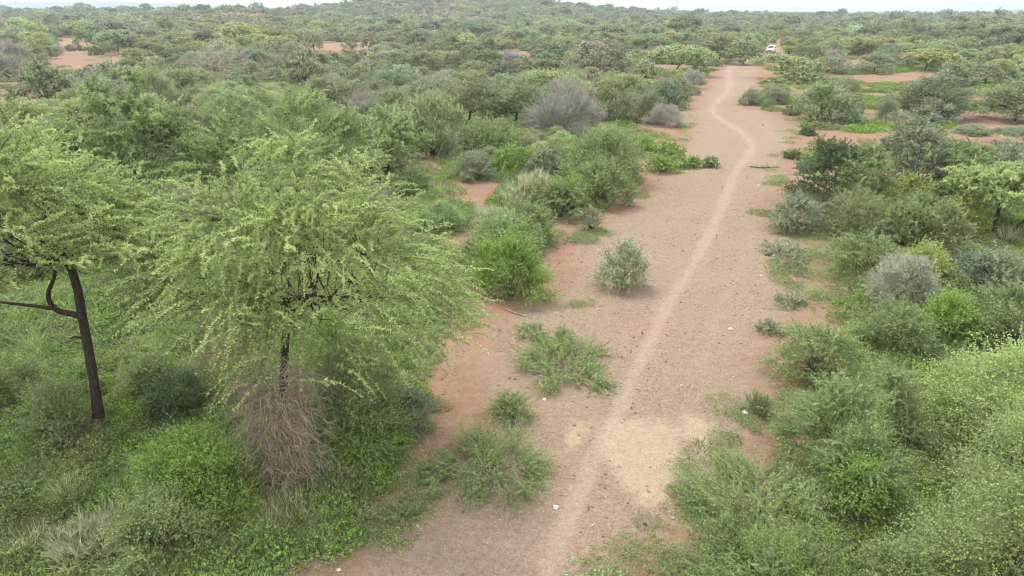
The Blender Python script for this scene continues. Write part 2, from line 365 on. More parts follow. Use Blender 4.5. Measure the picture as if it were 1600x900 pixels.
# ------------------------------------------------------------------ the ground: one sheet to the horizon
def build_ground():
    r = np.concatenate([[.0, 2., 4.], 5.5 * np.exp(np.arange(0, 752) * .0101)]); r = r[r < 13500]
    a = np.concatenate([np.radians(np.arange(-180, -48, 4)), np.radians(np.linspace(-48, 48, 330)), np.radians(np.arange(52, 181, 4))])
    RR, AA = np.meshgrid(r, a, indexing='ij'); X = RR * np.sin(AA); Y = RR * np.cos(AA)
    Z = hz(X, Y)
    px, py, dep = project(X, Y, 0 * X)
    rd = road_dist(X, Y); front = Y > 3
    jx = (vnoise(X, Y, 4, 81) - .5); jy = (vnoise(X, Y, 4, 82) - .5); clear = np.mean([clear_mask(px + jx * 30 + a, py + jy * 8 + b) for a, b in ((0, 0), (8, 0), (-8, 0), (0, 2.5), (0, -2.5), (15, 0), (-15, 0))], axis=0) * front
    road = sstep(-.6, 2.2, rd) * front
    road = np.maximum(road, .25 * sstep(-2.5, 0, rd) * front)
    pd = path_dist(X, Y); pw = .14 + .0017 * np.hypot(X, Y)
    pw = pw * (.6 + .8 * vnoise(X, Y, 1.1, 91)); pth = np.exp(-(pd / pw) ** 2) * (.55 + .6 * vnoise(X, Y, 3, 92)) * front + .32 * np.exp(-(pd / (pw * 4.5)) ** 2) * front
    pth = pth + .42 * np.exp(-((path_dist(X - 1.7 - .012 * Y, Y) - 0) / .28) ** 2) * (vnoise(X, Y, 2.5, 9) > .35) * front
    Z = Z - .03 * np.exp(-(pd / (pw * 1.6)) ** 2)
    snd = sand_mask(px, py) * front
    n1 = vnoise(X, Y, 5, 21); n2 = vnoise(X, Y, 1.3, 22)
    green = sstep(.3, 3.2, -rd) * (.30 + .5 * n1 + .25 * n2)
    green = np.where((px > 1200) & (py > 190), green * .85, green)
    leftlow = sstep(760, 620, px) * sstep(420, 470, py); green = green + leftlow * .32 * sstep(0, 2.5, -rd)
    rr_ = np.hypot(X, Y); green = green * (1 - .45 * sstep(30, 60, rr_)); green = np.where(rr_ > 600, .6 + .25 * (n1 - .5), green); green = green * (1 - .9 * clear)
    green = np.where(Y < 3, .6, green)
    V = np.stack([X, Y, Z], -1).reshape(-1, 3); nr, na = X.shape
    i = np.arange(nr - 1)[:, None] * na; j = np.arange(na - 1)[None]
    Q = np.stack([i + j, i + na + j, i + na + j + 1, i + j + 1], -1).reshape(-1, 4)[:, ::-1]
    me = new_mesh('ground', V, [(Q, 0, True)], [ground_mat()])
    c = np.clip(np.stack([road, green, pth, snd], -1), 0, 1).astype(np.float32)
    at = me.attributes.new('mask', 'FLOAT_COLOR', 'POINT'); at.data.foreach_set('color', c.ravel())
    o = obj('ground', me); o['kind'] = 'structure'
build_ground()

# far ridges that fade into the air
def ridge(name, px0, px1, dist, prof, depth, color):
    xs = np.linspace(0, 1, 90); pxs = px0 + (px1 - px0) * xs
    dep = dist; X = (pxs - 800) / F_PX * dep * CP
    yt = np.interp(xs, *zip(*prof)) + (vnoise(xs * 60, xs * 0, 3, 5) - .5) * 1.2
    top = np.array([CAM_H + dist * (ray(p, y)[2] / ray(p, y)[1]) for p, y in zip(pxs, yt)])
    top = np.maximum(top, -6)
    rows = []
    for f in np.linspace(-1, 1, 9):
        rows.append(np.stack([X, np.full_like(X, dist) + f * depth, -8 + (top + 8) * (1 - f * f) ** .8], -1))
    V = np.concatenate(rows); n = len(xs)
    i = np.arange(8)[:, None] * n; j = np.arange(n - 1)[None]
    Q = np.stack([i + j, i + j + 1, i + n + j + 1, i + n + j], -1).reshape(-1, 4)
    o = obj(name, new_mesh(name, V, [(Q, 0, True)], [simple_mat(name + '_scrub', color, tuple(c * 1.4 for c in color), .02, .95, 0)])); o['kind'] = 'structure'
ridge('mountain_ridge', 1330, 1900, 9000, [(0, 18), (.1, 15), (.2, 9), (.3, 3), (.45, 3.5), (.55, 2), (.8, -4), (1, 6)], 600, (.07, .09, .05))
ridge('mountain_ridge', 880, 1420, 9500, [(0, 14), (.2, 11), (.5, 10), (.8, 12), (1, 16)], 500, (.07, .09, .05))
ridge('distant_hills', 1380, 1900, 3000, [(0, 20), (.2, 17.5), (.3, 16), (.5, 15), (1, 12)], 260, (.06, .085, .035))
ridge('distant_hills', -500, 420, 4200, [(0, 2), (.2, 0), (.4, 5), (.55, 3), (.75, 2), (.9, 6), (1, 12)], 400, (.06, .085, .035))

# ------------------------------------------------------------------ plant colours (leaf base colours)
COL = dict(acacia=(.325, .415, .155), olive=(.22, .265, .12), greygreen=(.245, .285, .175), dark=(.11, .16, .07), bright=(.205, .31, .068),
           yellow=(.315, .385, .11), grey=(.31, .295, .25), bluegreen=(.16, .215, .135), mid=(.215, .28, .112), straw=(.40, .42, .25), feather=(.24, .318, .128), greybrown=(.24, .25, .175))
COLWORD = dict(greybrown='grey-brown', acacia='pale green', olive='olive green', greygreen='grey-green', dark='dark green', bright='bright green', yellow='yellow-green', grey='grey', bluegreen='blue-green', mid='mid green', straw='straw coloured', feather='soft green')

def build_meshes(name, wood, leaf, lm, wm, seed, joined=False):
    rng = np.random.default_rng(seed + 77)
    if joined:
        V = np.concatenate([wood[0], leaf[0]]); nf = len(leaf[1])
        t = np.concatenate([np.full(len(wood[1]), .5), rng.random(nf)])
        return new_mesh(name, V, [(wood[1], 0, True), (leaf[1] + len(wood[0]), 1, False)], [wm, lm], t)
    a = new_mesh(name + '_wood', wood[0], [(wood[1], 0, True)], [wm])
    # tint varies leaf by leaf and shoot by shoot
    nf = len(leaf[1]); k = leaf[2]; t = np.clip(np.repeat(rng.random(nf // k + 1), k)[:nf] * .65 + rng.random(nf) * .35, 0, 1)
    return a, new_mesh(name + '_leaves', leaf[0], [(leaf[1], 0, False)], [lm], t)

PLACED = []       # (x, y, radius, height)
ANCHORS = []      # (px, py, phrase)
def color4(c, rng=None, j=0.0):
    c = np.array(COL[c] if isinstance(c, str) else c, float)
    if rng is not None: c = c * (1 + rng.normal() * j) * (1 + rng.normal(size=3) * j * .35)
    return (*np.clip(c, .01, .7), 1)
def height_for(y, py_top):
    d = ray(800, py_top); return CAM_H + d[2] / d[1] * y
def place_unique(name, cat, label, group, x, y, meshes, col, part_names=('trunk', 'crown'), rz=0, r=1, h=1, anchor=None, stuff=False):
    root = bpy.data.objects.new(name, None); S.collection.objects.link(root)
    root.location = (x, y, float(hz(x, y)) - .02); root.rotation_euler = (0, 0, rz); root.empty_display_size = .2
    tag(root, label, cat, group)
    for nm, me in zip(part_names, meshes):
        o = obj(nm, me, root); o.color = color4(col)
        if stuff: o['kind'] = 'stuff'
    PLACED.append((x, y, r, h))
    if anchor:
        a, b, _ = project(x, y, h * .5); ANCHORS.append((float(a), float(b), anchor))
    return root

# near plants, each built for its own place: x0, x1, ytop, ybase are its outline in the photo
def near_bush(name, cat, label, x0, x1, ytop, ybase, col, seed, group=None, anchor=None, style='feather', dens=1.0, lm=None, tall=1.0, hmin=.12):
    cx = (x0 + x1) / 2; g = ground_at(cx, ybase); dep = g[1] * CP + CAM_H * SP
    R = (x1 - x0) / 2 / F_PX * dep
    dirv = unit(np.array([g[0], g[1]])); c = g[:2] + dirv * R * .85
    te = CAM_H / c[1] * .85; Zt = max(height_for(c[1], ytop), .05); H = max(math.sqrt(max(Zt * Zt - (R * te) ** 2, 0)), .42 * R, hmin) * tall; d = math.hypot(*c, CAM_H - H / 2)
    ll = .0042 * d; lw = ll * .36
    area = 3.2 * R * (R + H) * 2.3 * dens
    P = dict(shape='dome', hb=H * .12, cr=max(.18, R * .26), sl=min(.28 + R * .22, .8), droop=.2, up=.4, out=.7, rnd=.5, wr=.012 + .008 * R, stems=8)
    if style == 'grass': P.update(stems=1, wr=.006)
    if style == 'feather': P.update(droop=.35, out=.8, up=.25, rnd=.42, sl=min(.35 + R * .25, .95), cr=max(.15, R * .2)); ll *= .8; lw = ll * .42; P.update(ang=(45, 88))
    if style == 'leafy': ll *= .74; lw = ll * .6; P.update(up=.6, rnd=.6, quad=True, sl=min(.22 + R * .24, .85))
    if style == 'twiggy': lw = ll * .2; ll *= 1.6; P.update(rnd=.7, up=.6)
    if style == 'grass': ll *= 3.4; lw = ll * .06; P.update(up=1.1, rnd=.45, out=.5, sl=.25, ang=(5, 30), droop=.15)
    tallc = style == 'creeptall'
    if tallc: style = 'creep'
    if style == 'creep': P.update(droop=.1, out=.9, up=.12, rnd=.4, cr=max(.12, R * .16), low=0.0); H = max(H, .12)
    ysc = 1.0
    if style == 'creep':
        back = ground_at(cx, ytop); Ry = (math.hypot(*back[:2]) - math.hypot(*g[:2])) * .46; c = (g[:2] + back[:2]) / 2; H = (.12 + .17 * min(R, Ry)) * (1.9 if tallc else 1); ysc = Ry / R; P['hb'] = .03; area = 8 * R * R
        ll *= .8; lw = ll * .42; P.update(ang=(45, 88), wr=.012)
    leafarea = .5 * ll * lw * .85
    N = int(np.clip(area / leafarea, 900, 70000))
    nl = 9 if style not in ('feather', 'creep') else 22
    cl = int(np.clip(14 + 26 * R, 12, 85)); sh = max(3, int(N / nl / cl))
    w, l = plant(seed, R, H, clumps=cl, shoots=sh, nl=nl, ll=ll, lw=lw, **P)
    if ysc != 1.0: w[0][:, 1] *= ysc; l[0][:, 1] *= ysc
    me = build_meshes(name, w, l, lm or (M_BROAD if style == 'leafy' else M_LEAF), M_TWIG if style in ('twiggy', 'grass') else M_STEM, seed)
    return place_unique(name, cat, label, group, c[0], c[1], me, col, ('stems', 'foliage'), r=R, h=H, anchor=anchor)

# ------------------------------------------------------------------ the big acacias in front
def near_tree(name, label, base, crown, ytop, hb, col, seed, lean_y=0., R=None, clumps=70, shoots=30, sl=.95, nl=42, droop=.34, wr=.14, shape='flat', th=None, trunk=None,
              group=None, anchor=None, ll=None, limb=None, up=.10, rnd=.30, nlimb=6, twigs=True, wood=None, H=None, cat='tree', out=.85, squash=.34):
    g = ground_at(*base); dep = g[1] * CP + CAM_H * SP; gz = float(hz(g[0], g[1]))
    R = R or (crown[1] - crown[0]) / 2 / F_PX * dep
    cxp = (crown[0] + crown[1]) / 2; lean = ((cxp - base[0]) / F_PX * dep, lean_y)
    H = H or height_for(g[1] + lean_y, ytop); d = math.hypot(*g)
    ll = ll or .0047 * d; tp = None
    if trunk:
        tp = []
        for px, py in trunk:
            z = height_for(g[1], py); dp = g[1] * CP - (z - CAM_H) * SP
            tp.append(((px - 800) / F_PX * dp - g[0], 0, z - gz))
        tp[0] = (0, 0, -.1)
    w, l = plant(seed, R, H, hb, shape, clumps, R * .17, shoots, sl, nl, ll, ll * .46, droop, up, out, rnd, nlimb, wr, 6, th or hb * .8, lean, twigs, (52, 90), trunk_poly=tp, nlimb=nlimb, wander=.75, floor=hb - .35, deep=.7)
    me = build_meshes(name, w, l, M_LEAF, wood or M_BARK, seed)
    root = place_unique(name, cat, label, group, g[0], g[1], me, col, r=R * .7, h=H, anchor=anchor)
    if limb:
        for pts, r0, r1 in limb:
            P = []
            for px, py in pts:
                z = height_for(g[1], py); dp = g[1] * CP - (z - CAM_H) * SP
                P.append(((px - 800) / F_PX * dp - g[0], 0.02 * len(P), z - gz))
            P = smooth_curve(np.array(P), 4)
            v, q = tubes(P[None], np.linspace(r0, r1, len(P))[None], 7)
            obj('limb', new_mesh('limb', v, [(q, 0, True)], [M_BARK]), root)
    return root
near_tree('acacia_tree', 'tall pale green acacia at the left edge with a bare dark leaning trunk', (155, 668), (-110, 275), 188, 4.3, 'acacia', 11, R=3.2, droop=.26,
          trunk=[(155, 668), (149, 610), (138, 545), (128, 492), (122, 455), (112, 420), (100, 395)], clumps=115, shoots=20, nl=50,
          limb=[([(130, 496), (112, 490), (90, 486), (76, 474), (72, 458), (80, 435), (85, 400)], .085, .035), ([(82, 481), (50, 477), (15, 474), (-20, 470)], .05, .025), ([(135, 530), (118, 526), (107, 529)], .04, .02)],
          wr=.105, anchor='tall left-edge acacia', sl=.85)
near_tree('acacia_tree', 'large spreading pale green acacia in the left foreground, feathery crown over a brush heap', (445, 690), (275, 700), 220, 3.2, 'acacia', 12, lean_y=.3, R=3.35,
          wr=.10, trunk=[(445, 690), (441, 640), (444, 580), (445, 540), (448, 505), (458, 480), (472, 460)], clumps=150, shoots=19, nl=50, sl=.85, droop=.36, anchor='large spreading foreground acacia', nlimb=8)
near_tree('acacia_tree', 'thin-crowned acacia directly behind the left-edge acacia, wispy pale top', (245, 385), (140, 335), 108, 2.6, 'feather', 13, clumps=60, shoots=24, nl=26, wr=.08, sl=.75, anchor='wispy acacia behind left-edge acacia', twigs=False)
near_tree('acacia_tree', 'grey-green acacia behind the large foreground acacia, upright spiky shoots on top', (455, 372), (335, 585), 140, 2.6, 'feather', 14, clumps=58, shoots=24, nl=26, wr=.12, up=.5, droop=.25, anchor='spiky grey-green acacia', twigs=False)
near_tree('acacia_tree', 'slender pale acacia just right of the spiky grey-green acacia', (592, 290), (535, 662), 162, 2.2, 'feather', 15, clumps=40, shoots=22, nl=14, wr=.09, up=.45, droop=.2, anchor='slender pale acacia', twigs=False)
near_tree('acacia_tree', 'small flat-topped acacia with dark trunk at the right edge, above the thicket', (1552, 364), (1478, 1625), 258, 2.1, 'acacia', 16, sl=.5, clumps=50, shoots=24, nl=16, wr=.08, anchor='small right-edge acacia', twigs=False)
near_tree('acacia_tree', 'twisted many-limbed acacia leaning off the right edge of the picture', (1582, 366), (1545, 1690), 262, 1.9, 'mid', 17, sl=.5, clumps=46, shoots=22, nl=16, wr=.10, anchor='twisted right-edge acacia', twigs=False, nlimb=7)

# ------------------------------------------------------------------ bushes near enough to have their own shape
B = 'bush'
NEAR = [ # name, label, x0, x1, ytop, ybase, colour, style, anchor, group
 ('thorn_bush', 'bright green bush at the road edge right of the large foreground acacia', 742, 858, 365, 476, 'bright', 'leafy', 'bright roadside bush'),
 ('thorn_bush', 'rounded grey-green bush directly behind the bright roadside bush', 775, 862, 318, 388, 'mid', 'bush', None),
 ('thorn_bush', 'light green bush filling the gap behind the bright roadside bush', 735, 838, 336, 410, 'feather', 'bush', None),
 ('thorn_bush', 'soft green bush in the roadside row left of the last bush', 832, 918, 284, 348, 'mid', 'feather', None),
 ('grass_clump', 'pale feathery grass clump left of the rounded roadside bush', 748, 802, 332, 378, 'straw', 'grass', None),
 ('grass_clump', 'tall silvery grass clump behind the rounded roadside bush', 795, 872, 275, 338, 'straw', 'grass', 'silvery grass clump'),
 ('thorn_bush', 'green bush just right of the silvery grass clump', 862, 922, 276, 332, 'bright', 'bush', None),
 ('thorn_bush', 'grey-green bush on the left road edge, last before the open soil', 902, 980, 250, 328, 'mid', 'bush', 'last left roadside bush'),
 ('thorn_bush', 'big bright-topped bush behind the roadside row, left of the road', 872, 1006, 206, 302, 'mid', 'leafy', 'big bright-topped bush'),
 ('thorn_bush', 'round green bush left of the big bright-topped bush', 768, 832, 232, 278, 'bright', 'bush', None),
 ('thorn_bush', 'wide low green bush in front of the twin-trunk acacias', 712, 818, 190, 242, 'mid', 'leafy', 'wide low green bush'),
 ('thorn_bush', 'small loose bush between the round green bush and silvery grass', 820, 880, 236, 282, 'greygreen', 'bush', None),
 ('thorn_bush', 'grey wiry bush left of the silvery grass clump', 712, 768, 240, 285, 'greygreen', 'twiggy', None),
 ('roadside_shrub', 'small upright grey-green shrub standing alone on the left of the road', 940, 1004, 380, 460, (.33, .37, .215), 'bush', 'lone upright road shrub'),
 ('roadside_shrub', 'tiny upright weed shrub beyond the lone roadside shrub', 908, 938, 326, 364, 'greygreen', 'feather', None),
 ('roadside_shrub', 'low sprawling acacia seedling in the middle of the left road half', 800, 957, 533, 614, 'feather', 'creep', 'low sprawling middle seedling'),
 ('roadside_shrub', 'triangular sprawling acacia seedling on the near left of the road', 668, 856, 672, 806, 'feather', 'creep', 'triangular sprawling seedling'),
 ('roadside_shrub', 'small round weed beside the white stone', 772, 828, 618, 662, 'mid', 'bush', None),
 ('roadside_shrub', 'tiny weed tuft left of the triangular sprawling seedling', 614, 645, 794, 816, 'mid', 'feather', None),
 ('roadside_shrub', 'blue-green feathery shrub at the right foot of the foreground acacia', 602, 672, 612, 694, 'bluegreen', 'feather', 'blue-green feathery shrub'),
 ('leafy_shrub', 'tall leafy shrub in the shade under the foreground acacia', 500, 640, 528, 712, 'mid', 'leafy', 'shaded dark shrub'),
 ('leafy_shrub', 'bright green tall weeds under the right side of the foreground acacia', 470, 585, 505, 612, 'bright', 'leafy', None),
 ('leafy_shrub', 'low creeping shrub at the front right foot of the foreground acacia', 520, 640, 650, 735, 'bright', 'leafy', None),
 ('vine_mound', 'bright green vine mound left of the dead brush heap', 232, 412, 672, 838, 'bright', 'leafy', 'bright vine mound'),
 ('vine_mound', 'lower vine mound in front of the bright vine mound, near bottom edge', 195, 340, 770, 905, 'mid', 'leafy', 'lower vine mound'),
 ('grass_clump', 'pale dry grass clump at the bottom left', 95, 235, 815, 905, 'straw', 'grass', 'pale bottom-left grass'),
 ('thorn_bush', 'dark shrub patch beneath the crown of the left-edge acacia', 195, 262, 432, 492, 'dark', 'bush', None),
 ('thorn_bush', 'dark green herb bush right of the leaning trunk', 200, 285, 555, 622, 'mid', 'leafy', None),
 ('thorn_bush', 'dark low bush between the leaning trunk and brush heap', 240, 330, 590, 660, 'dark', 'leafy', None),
 ('thorn_bush', 'leafy bush at the foot of the left-edge acacia', 55, 150, 600, 700, 'mid', 'leafy', None),
 ('thorn_bush', 'low bush at the left border below the leaning trunk', -60, 60, 560, 650, 'mid', 'bush', None),
 # right of the road
 ('roadside_shrub', 'sparse low shrub at the right road edge below the low grey bush', 1198, 1258, 384, 420, 'greygreen', 'creep', 'sparse right-edge shrub'),
 ('thorn_bush', 'low spreading grey-green bush on the right road edge', 1202, 1285, 305, 366, 'greygreen', 'feather', 'low right-edge bush'),
 ('thorn_bush', 'dry olive-grey bush right of the low spreading bush', 1285, 1390, 305, 382, 'olive', 'twiggy', 'dry olive-grey bush'),
 ('thorn_bush', 'soft green bush right of the dry olive-grey bush', 1370, 1440, 322, 392, 'mid', 'bush', None),
 ('thorn_bush', 'round olive bush behind the pale wiry bush', 1425, 1500, 325, 398, 'olive', 'bush', None),
 ('thorn_bush', 'green spreading bush at the right road edge beside the pale wiry bush', 1292, 1405, 372, 446, 'mid', 'feather', 'green right-edge bush'),
 ('thorn_bush', 'pale wiry half-dead bush in the middle of the right thicket', 1350, 1450, 398, 492, (.33, .345, .245), 'twiggy', 'pale wiry bush'),
 ('thorn_bush', 'yellow-green leafy bush behind the pale wiry bush', 1392, 1475, 385, 450, 'yellow', 'leafy', None),
 ('thorn_bush', 'bright green bush right of the pale wiry bush', 1425, 1520, 462, 545, 'bright', 'leafy', 'bright right-thicket bush'),
 ('thorn_bush', 'grey-green bush by the right border below the small acacia', 1510, 1600, 400, 470, 'greygreen', 'bush', None),
 ('thorn_bush', 'dark grey-green bush above the bright right-thicket bush', 1478, 1560, 395, 455, 'bluegreen', 'bush', None),
 ('thorn_bush', 'low green bush left of the bright right-thicket bush', 1340, 1440, 480, 560, 'mid', 'bush', None),
 ('thorn_bush', 'wide green bush at the right border above the leafy corner bush', 1500, 1640, 455, 560, 'mid', 'feather', None),
 ('thorn_bush', 'soft feathery bush at right road edge behind the big roadside seedling', 1215, 1330, 508, 610, 'feather', 'feather', 'soft right roadside bush'),
 ('thorn_bush', 'big feathery acacia seedling on the right road edge', 1222, 1375, 600, 745, 'feather', 'feather', 'big right roadside seedling'),
 ('thorn_bush', 'feathery green bush on the right shoulder of the big roadside seedling', 1300, 1432, 575, 705, 'mid', 'feather', None),
 ('thorn_bush', 'dark-based feathery bush in front of the big roadside seedling', 1255, 1400, 672, 800, 'feather', 'feather', None),
 ('thorn_bush', 'low leafy bush at the front foot of the big roadside seedling', 1285, 1385, 712, 815, 'bright', 'leafy', None),
 ('thorn_bush', 'sprawling grey-green seedling bush at the bottom right road edge', 1080, 1300, 715, 905, 'feather', 'creeptall', 'sprawling bottom-edge seedling'),
 ('thorn_bush', 'low green bush at the bottom edge in front of the sprawling seedling', 1070, 1330, 830, 1010, 'mid', 'creeptall', None),
 ('thorn_bush', 'small bright green shrub at the bottom edge right of the road', 1165, 1245, 835, 912, 'bright', 'leafy', None),
 ('thorn_bush', 'tall pale leafy bush filling the bottom right corner', 1440, 1730, 640, 985, (.26, .335, .125), 'leafy', 'pale leafy corner bush'),
 ('thorn_bush', 'pale green leafy bush behind the corner bush at the right border', 1450, 1690, 540, 740, 'acacia', 'leafy', None),
 ('thorn_bush', 'low leafy bush at the bottom edge left of the corner bush', 1345, 1435, 850, 945, 'mid', 'leafy', None),
 # the thicket right of the road, farther on
 ('thorn_bush', 'dense dark thicket bush at the left end of the right-hand thicket', 1240, 1345, 208, 325, 'dark', 'feather', 'dark thicket bush'),
 ('thorn_bush', 'green thicket bush between the dark thicket bush and the tall round bush', 1300, 1385, 232, 340, 'mid', 'feather', None),
 ('thorn_bush', 'tall round grey-green bush rising above the right-hand thicket', 1345, 1475, 184, 320, 'greygreen', 'feather', 'tall round thicket bush'),
 ('thorn_bush', 'wide green bush right of the tall round thicket bush', 1440, 1545, 222, 330, 'feather', 'feather', None),
 ('thorn_bush', 'grey-green bush at the right end of the thicket', 1510, 1610, 230, 300, 'greygreen', 'bush', None),
 ('thorn_bush', 'light green spiky shrub in front of the tall round thicket bush', 1378, 1450, 272, 336, 'yellow', 'feather', 'light spiky shrub'),
 ('thorn_bush', 'low shrub in front of the light spiky shrub', 1385, 1470, 305, 365, 'mid', 'bush', None),
 ('thorn_bush', 'yellowish shrub left of the small right-edge acacia', 1460, 1530, 305, 370, 'yellow', 'bush', None),
 # tufts on the open soil
 ('soil_tuft', 'round green tuft farthest right of three in a row left of the path', 1101, 1120, 249, 263, 'mid', 'bush', 'rightmost of three tufts'),
 ('soil_tuft', 'middle green tuft of three in a row left of the path', 1073, 1094, 249, 264, 'bright', 'bush', None),
 ('soil_tuft', 'left tuft of three in a row left of the path', 1047, 1072, 246, 264, 'bright', 'bush', None),
 ('soil_tuft', 'wide low green tuft left of the three tufts', 1012, 1055, 244, 272, 'bright', 'leafy', None),
 ('soil_tuft', 'low green shrub behind the three tufts', 1028, 1066, 224, 246, 'bright', 'leafy', None),
 ('soil_tuft', 'low green shrub right of the big bright-topped bush', 988, 1030, 218, 242, 'bright', 'leafy', None),
 ('soil_tuft', 'small tuft right of the path bend, near the dark thicket', 1228, 1247, 236, 250, 'mid', 'bush', None),
 ('soil_tuft', 'small dark tuft on the open soil beyond the path bend', 1253, 1270, 201, 212, 'dark', 'bush', 'small dark soil tuft'),
 ('soil_tuft', 'flat weed patch on the right of the gravel road', 1212, 1258, 468, 486, 'greygreen', 'creep', None),
 ('soil_tuft', 'small weed tuft on the gravel beside the right roadside bushes', 1184, 1216, 508, 526, 'greygreen', 'feather', None),
 ('soil_tuft', 'small upright tuft by a flat pale stone on the right road half', 1170, 1196, 620, 650, 'olive', 'grass', None),
 ('soil_tuft', 'small low weed on bare soil behind the low sprawling seedling', 812, 850, 508, 534, 'feather', 'creep', None),
 ('soil_tuft', 'dark little weed right of the small low weed', 866, 888, 516, 536, 'olive', 'bush', None),
]
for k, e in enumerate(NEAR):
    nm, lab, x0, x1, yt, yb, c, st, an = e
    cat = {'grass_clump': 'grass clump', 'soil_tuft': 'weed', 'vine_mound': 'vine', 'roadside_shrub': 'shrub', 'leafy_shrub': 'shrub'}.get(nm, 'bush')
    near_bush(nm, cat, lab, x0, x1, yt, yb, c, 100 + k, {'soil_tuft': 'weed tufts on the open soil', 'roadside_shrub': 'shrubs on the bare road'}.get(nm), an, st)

# dead brush: heap of bare grey branches
def brush(name, label, x0, x1, ytop, ybase, seed, n=420, anchor=None, cat='brush heap', hang=.6):
    rng = np.random.default_rng(seed); cx = (x0 + x1) / 2; g = ground_at(cx, ybase); dep = g[1] * CP + CAM_H * SP
    R = (x1 - x0) / 2 / F_PX * dep; c = g[:2] + unit(g[:2]) * R * .8; H = height_for(c[1], ytop)
    az = rng.random(n) * 6.283; z0 = H * (rng.random(n) ** .8); rr = np.sqrt(rng.random(n)) * R * (.45 + .35 * z0 / H)
    A = np.stack([np.cos(az) * rr, np.sin(az) * rr, z0], -1)
    D = unit(np.stack([np.cos(az) + rng.normal(size=n) * .7, np.sin(az) + rng.normal(size=n) * .7, rng.normal(size=n) * .7 + .2 - hang * rng.random(n)], -1))
    Ln = (.35 + .75 * rng.random(n)) * max(R, .5)
    E = A + D * Ln[:, None]; E[:, 2] = np.maximum(E[:, 2] - hang * Ln * .4, .02)
    P = curve_pts(A, E, np.stack([np.zeros(n), np.zeros(n), Ln * .12], -1), 5, rng, .22); P[..., 2] = np.maximum(P[..., 2], .01)
    v, q = tubes(P, np.tile(np.linspace(.010, .003, 5), (n, 1)) * (.6 + 1.1 * rng.random((n, 1)) ** 2), 3)
    i = rng.integers(0, n, n * 3); S2 = P[i, rng.integers(1, 5, n * 3)]
    E2 = S2 + unit(rng.normal(size=S2.shape) + np.array([0, 0, -.1])) * (.12 + .3 * rng.random((n * 3, 1))); E2[:, 2] = np.maximum(E2[:, 2], .01)
    P2 = curve_pts(S2, E2, np.zeros_like(S2), 3, rng, .2)
    v2, q2 = tubes(P2, np.tile([.006, .004, .002], (n * 3, 1)), 3)
    me1 = new_mesh('branches', v, [(q, 0, True)], [M_TWIG]); me2 = new_mesh('twigs', v2, [(q2, 0, True)], [M_TWIG])
    return place_unique(name, cat, label, None, c[0], c[1], (me1, me2), 'grey', ('branches', 'twigs'), r=R, h=H, anchor=anchor, stuff=True)
brush('dead_brush_heap', 'tangled heap of dead grey-brown branches under the large foreground acacia', 395, 512, 562, 790, 900, 640, 'dead brush heap', hang=1.25)
brush('dead_brush_heap', 'loose dry twigs hanging left of the foreground acacia trunk', 330, 430, 478, 640, 901, 220, None, hang=.9)
brush('dead_brush_heap', 'dark dry twigs behind the shaded shrub, right of the brush heap', 500, 600, 545, 690, 902, 200, None, hang=.7)

# ------------------------------------------------------------------ prototypes for everything farther off
def proto(kind, lod, seed):
    ll, lw, LA = {0: (.20, .075, 2.3), 1: (.36, .15, 1.9), 2: (.62, .30, 1.7)}[lod]
    rng = np.random.default_rng(seed)
    sd = {0: 4, 1: 3, 2: 3}[lod]; fewer = {0: 1, 1: .6, 2: .4}[lod]
    if kind == 'acacia':
        R, H, hb, th = 3.0, 4.4, 2.3, 1.5; area = 3.14 * R * R * 2.6 * LA
        kw = dict(shape='flat', cr=.6, sl=.6, droop=.15, up=.3, out=.8, rnd=.5, wr=.10, th=th, tlean=(rng.normal() * .3, rng.normal() * .3), stems=5); cl = int(48 * fewer)
    elif kind == 'tree':
        R, H, hb, th = 2.4, 4.4, 1.2, 1.2; area = 3.2 * R * (R + H - hb) * LA
        kw = dict(shape='dome', cr=.65, sl=.6, droop=.15, up=.35, out=.7, rnd=.6, wr=.10, th=th, tlean=(rng.normal() * .2, rng.normal() * .2), stems=5, low=-.15, fill=.6); cl = int(44 * fewer)
    elif kind == 'dome':
        R, H, hb, th = 2.2, 2.7, .25, 0; area = 3.2 * R * (R + H) * LA
        kw = dict(shape='dome', cr=.5, sl=.55, droop=.2, up=.35, out=.8, rnd=.5, wr=.04, th=0, stems=6, fill=.45); cl = int(46 * fewer)
    elif kind == 'bare':
        R, H, hb, th = 2.3, 3.2, .5, .5; area = 3.2 * R * (R + H) * LA * .75; ll *= 2.6; lw *= .30
        kw = dict(shape='dome', cr=.6, sl=.7, droop=.05, up=.45, out=.8, rnd=.5, wr=.09, th=th, stems=7, fill=.6, ang=(10, 45)); cl = int(40 * fewer)
    elif kind == 'dead':
        R, H, hb, th = 2.3, 3.6, .9, .8; area = 10; ll *= 2.4; lw *= .22
        kw = dict(shape='dome', cr=.5, sl=.7, droop=.0, up=.5, out=.8, rnd=.5, wr=.12, th=th, stems=7, fill=.6, ang=(10, 50)); cl = 34
    nl = 7; N = area / (.5 * ll * lw * .85); sh = max(1, int(N / nl / cl))
    w, l = plant(seed, R, H, hb, clumps=cl, shoots=sh, nl=nl, ll=ll, lw=lw, sides=sd, **kw)
    return R, H, w, l
KINDS = ['acacia', 'tree', 'dome', 'bare', 'dead']; NVAR = dict(acacia=4, tree=3, dome=4, bare=2, dead=1)
PROTO = {}
for ki, kd in enumerate(KINDS):
    for v in range(NVAR[kd]):
        for lod in (0, 1, 2):
            if lod == 2 and kd == 'dead': continue
            sd = 1000 + ki * 100 + v * 10
            R, H, w, l = proto(kd, lod, sd); wm = M_TWIG if kd in ('bare', 'dead') else M_BARK
            if lod == 0: PROTO[kd, v, 0] = (R, H, build_meshes(kd, w, l, M_LEAF, wm, sd))
            else: PROTO[kd, v, lod] = (R, H, build_meshes(kd, w, l, M_LEAF, wm, sd, joined=True))

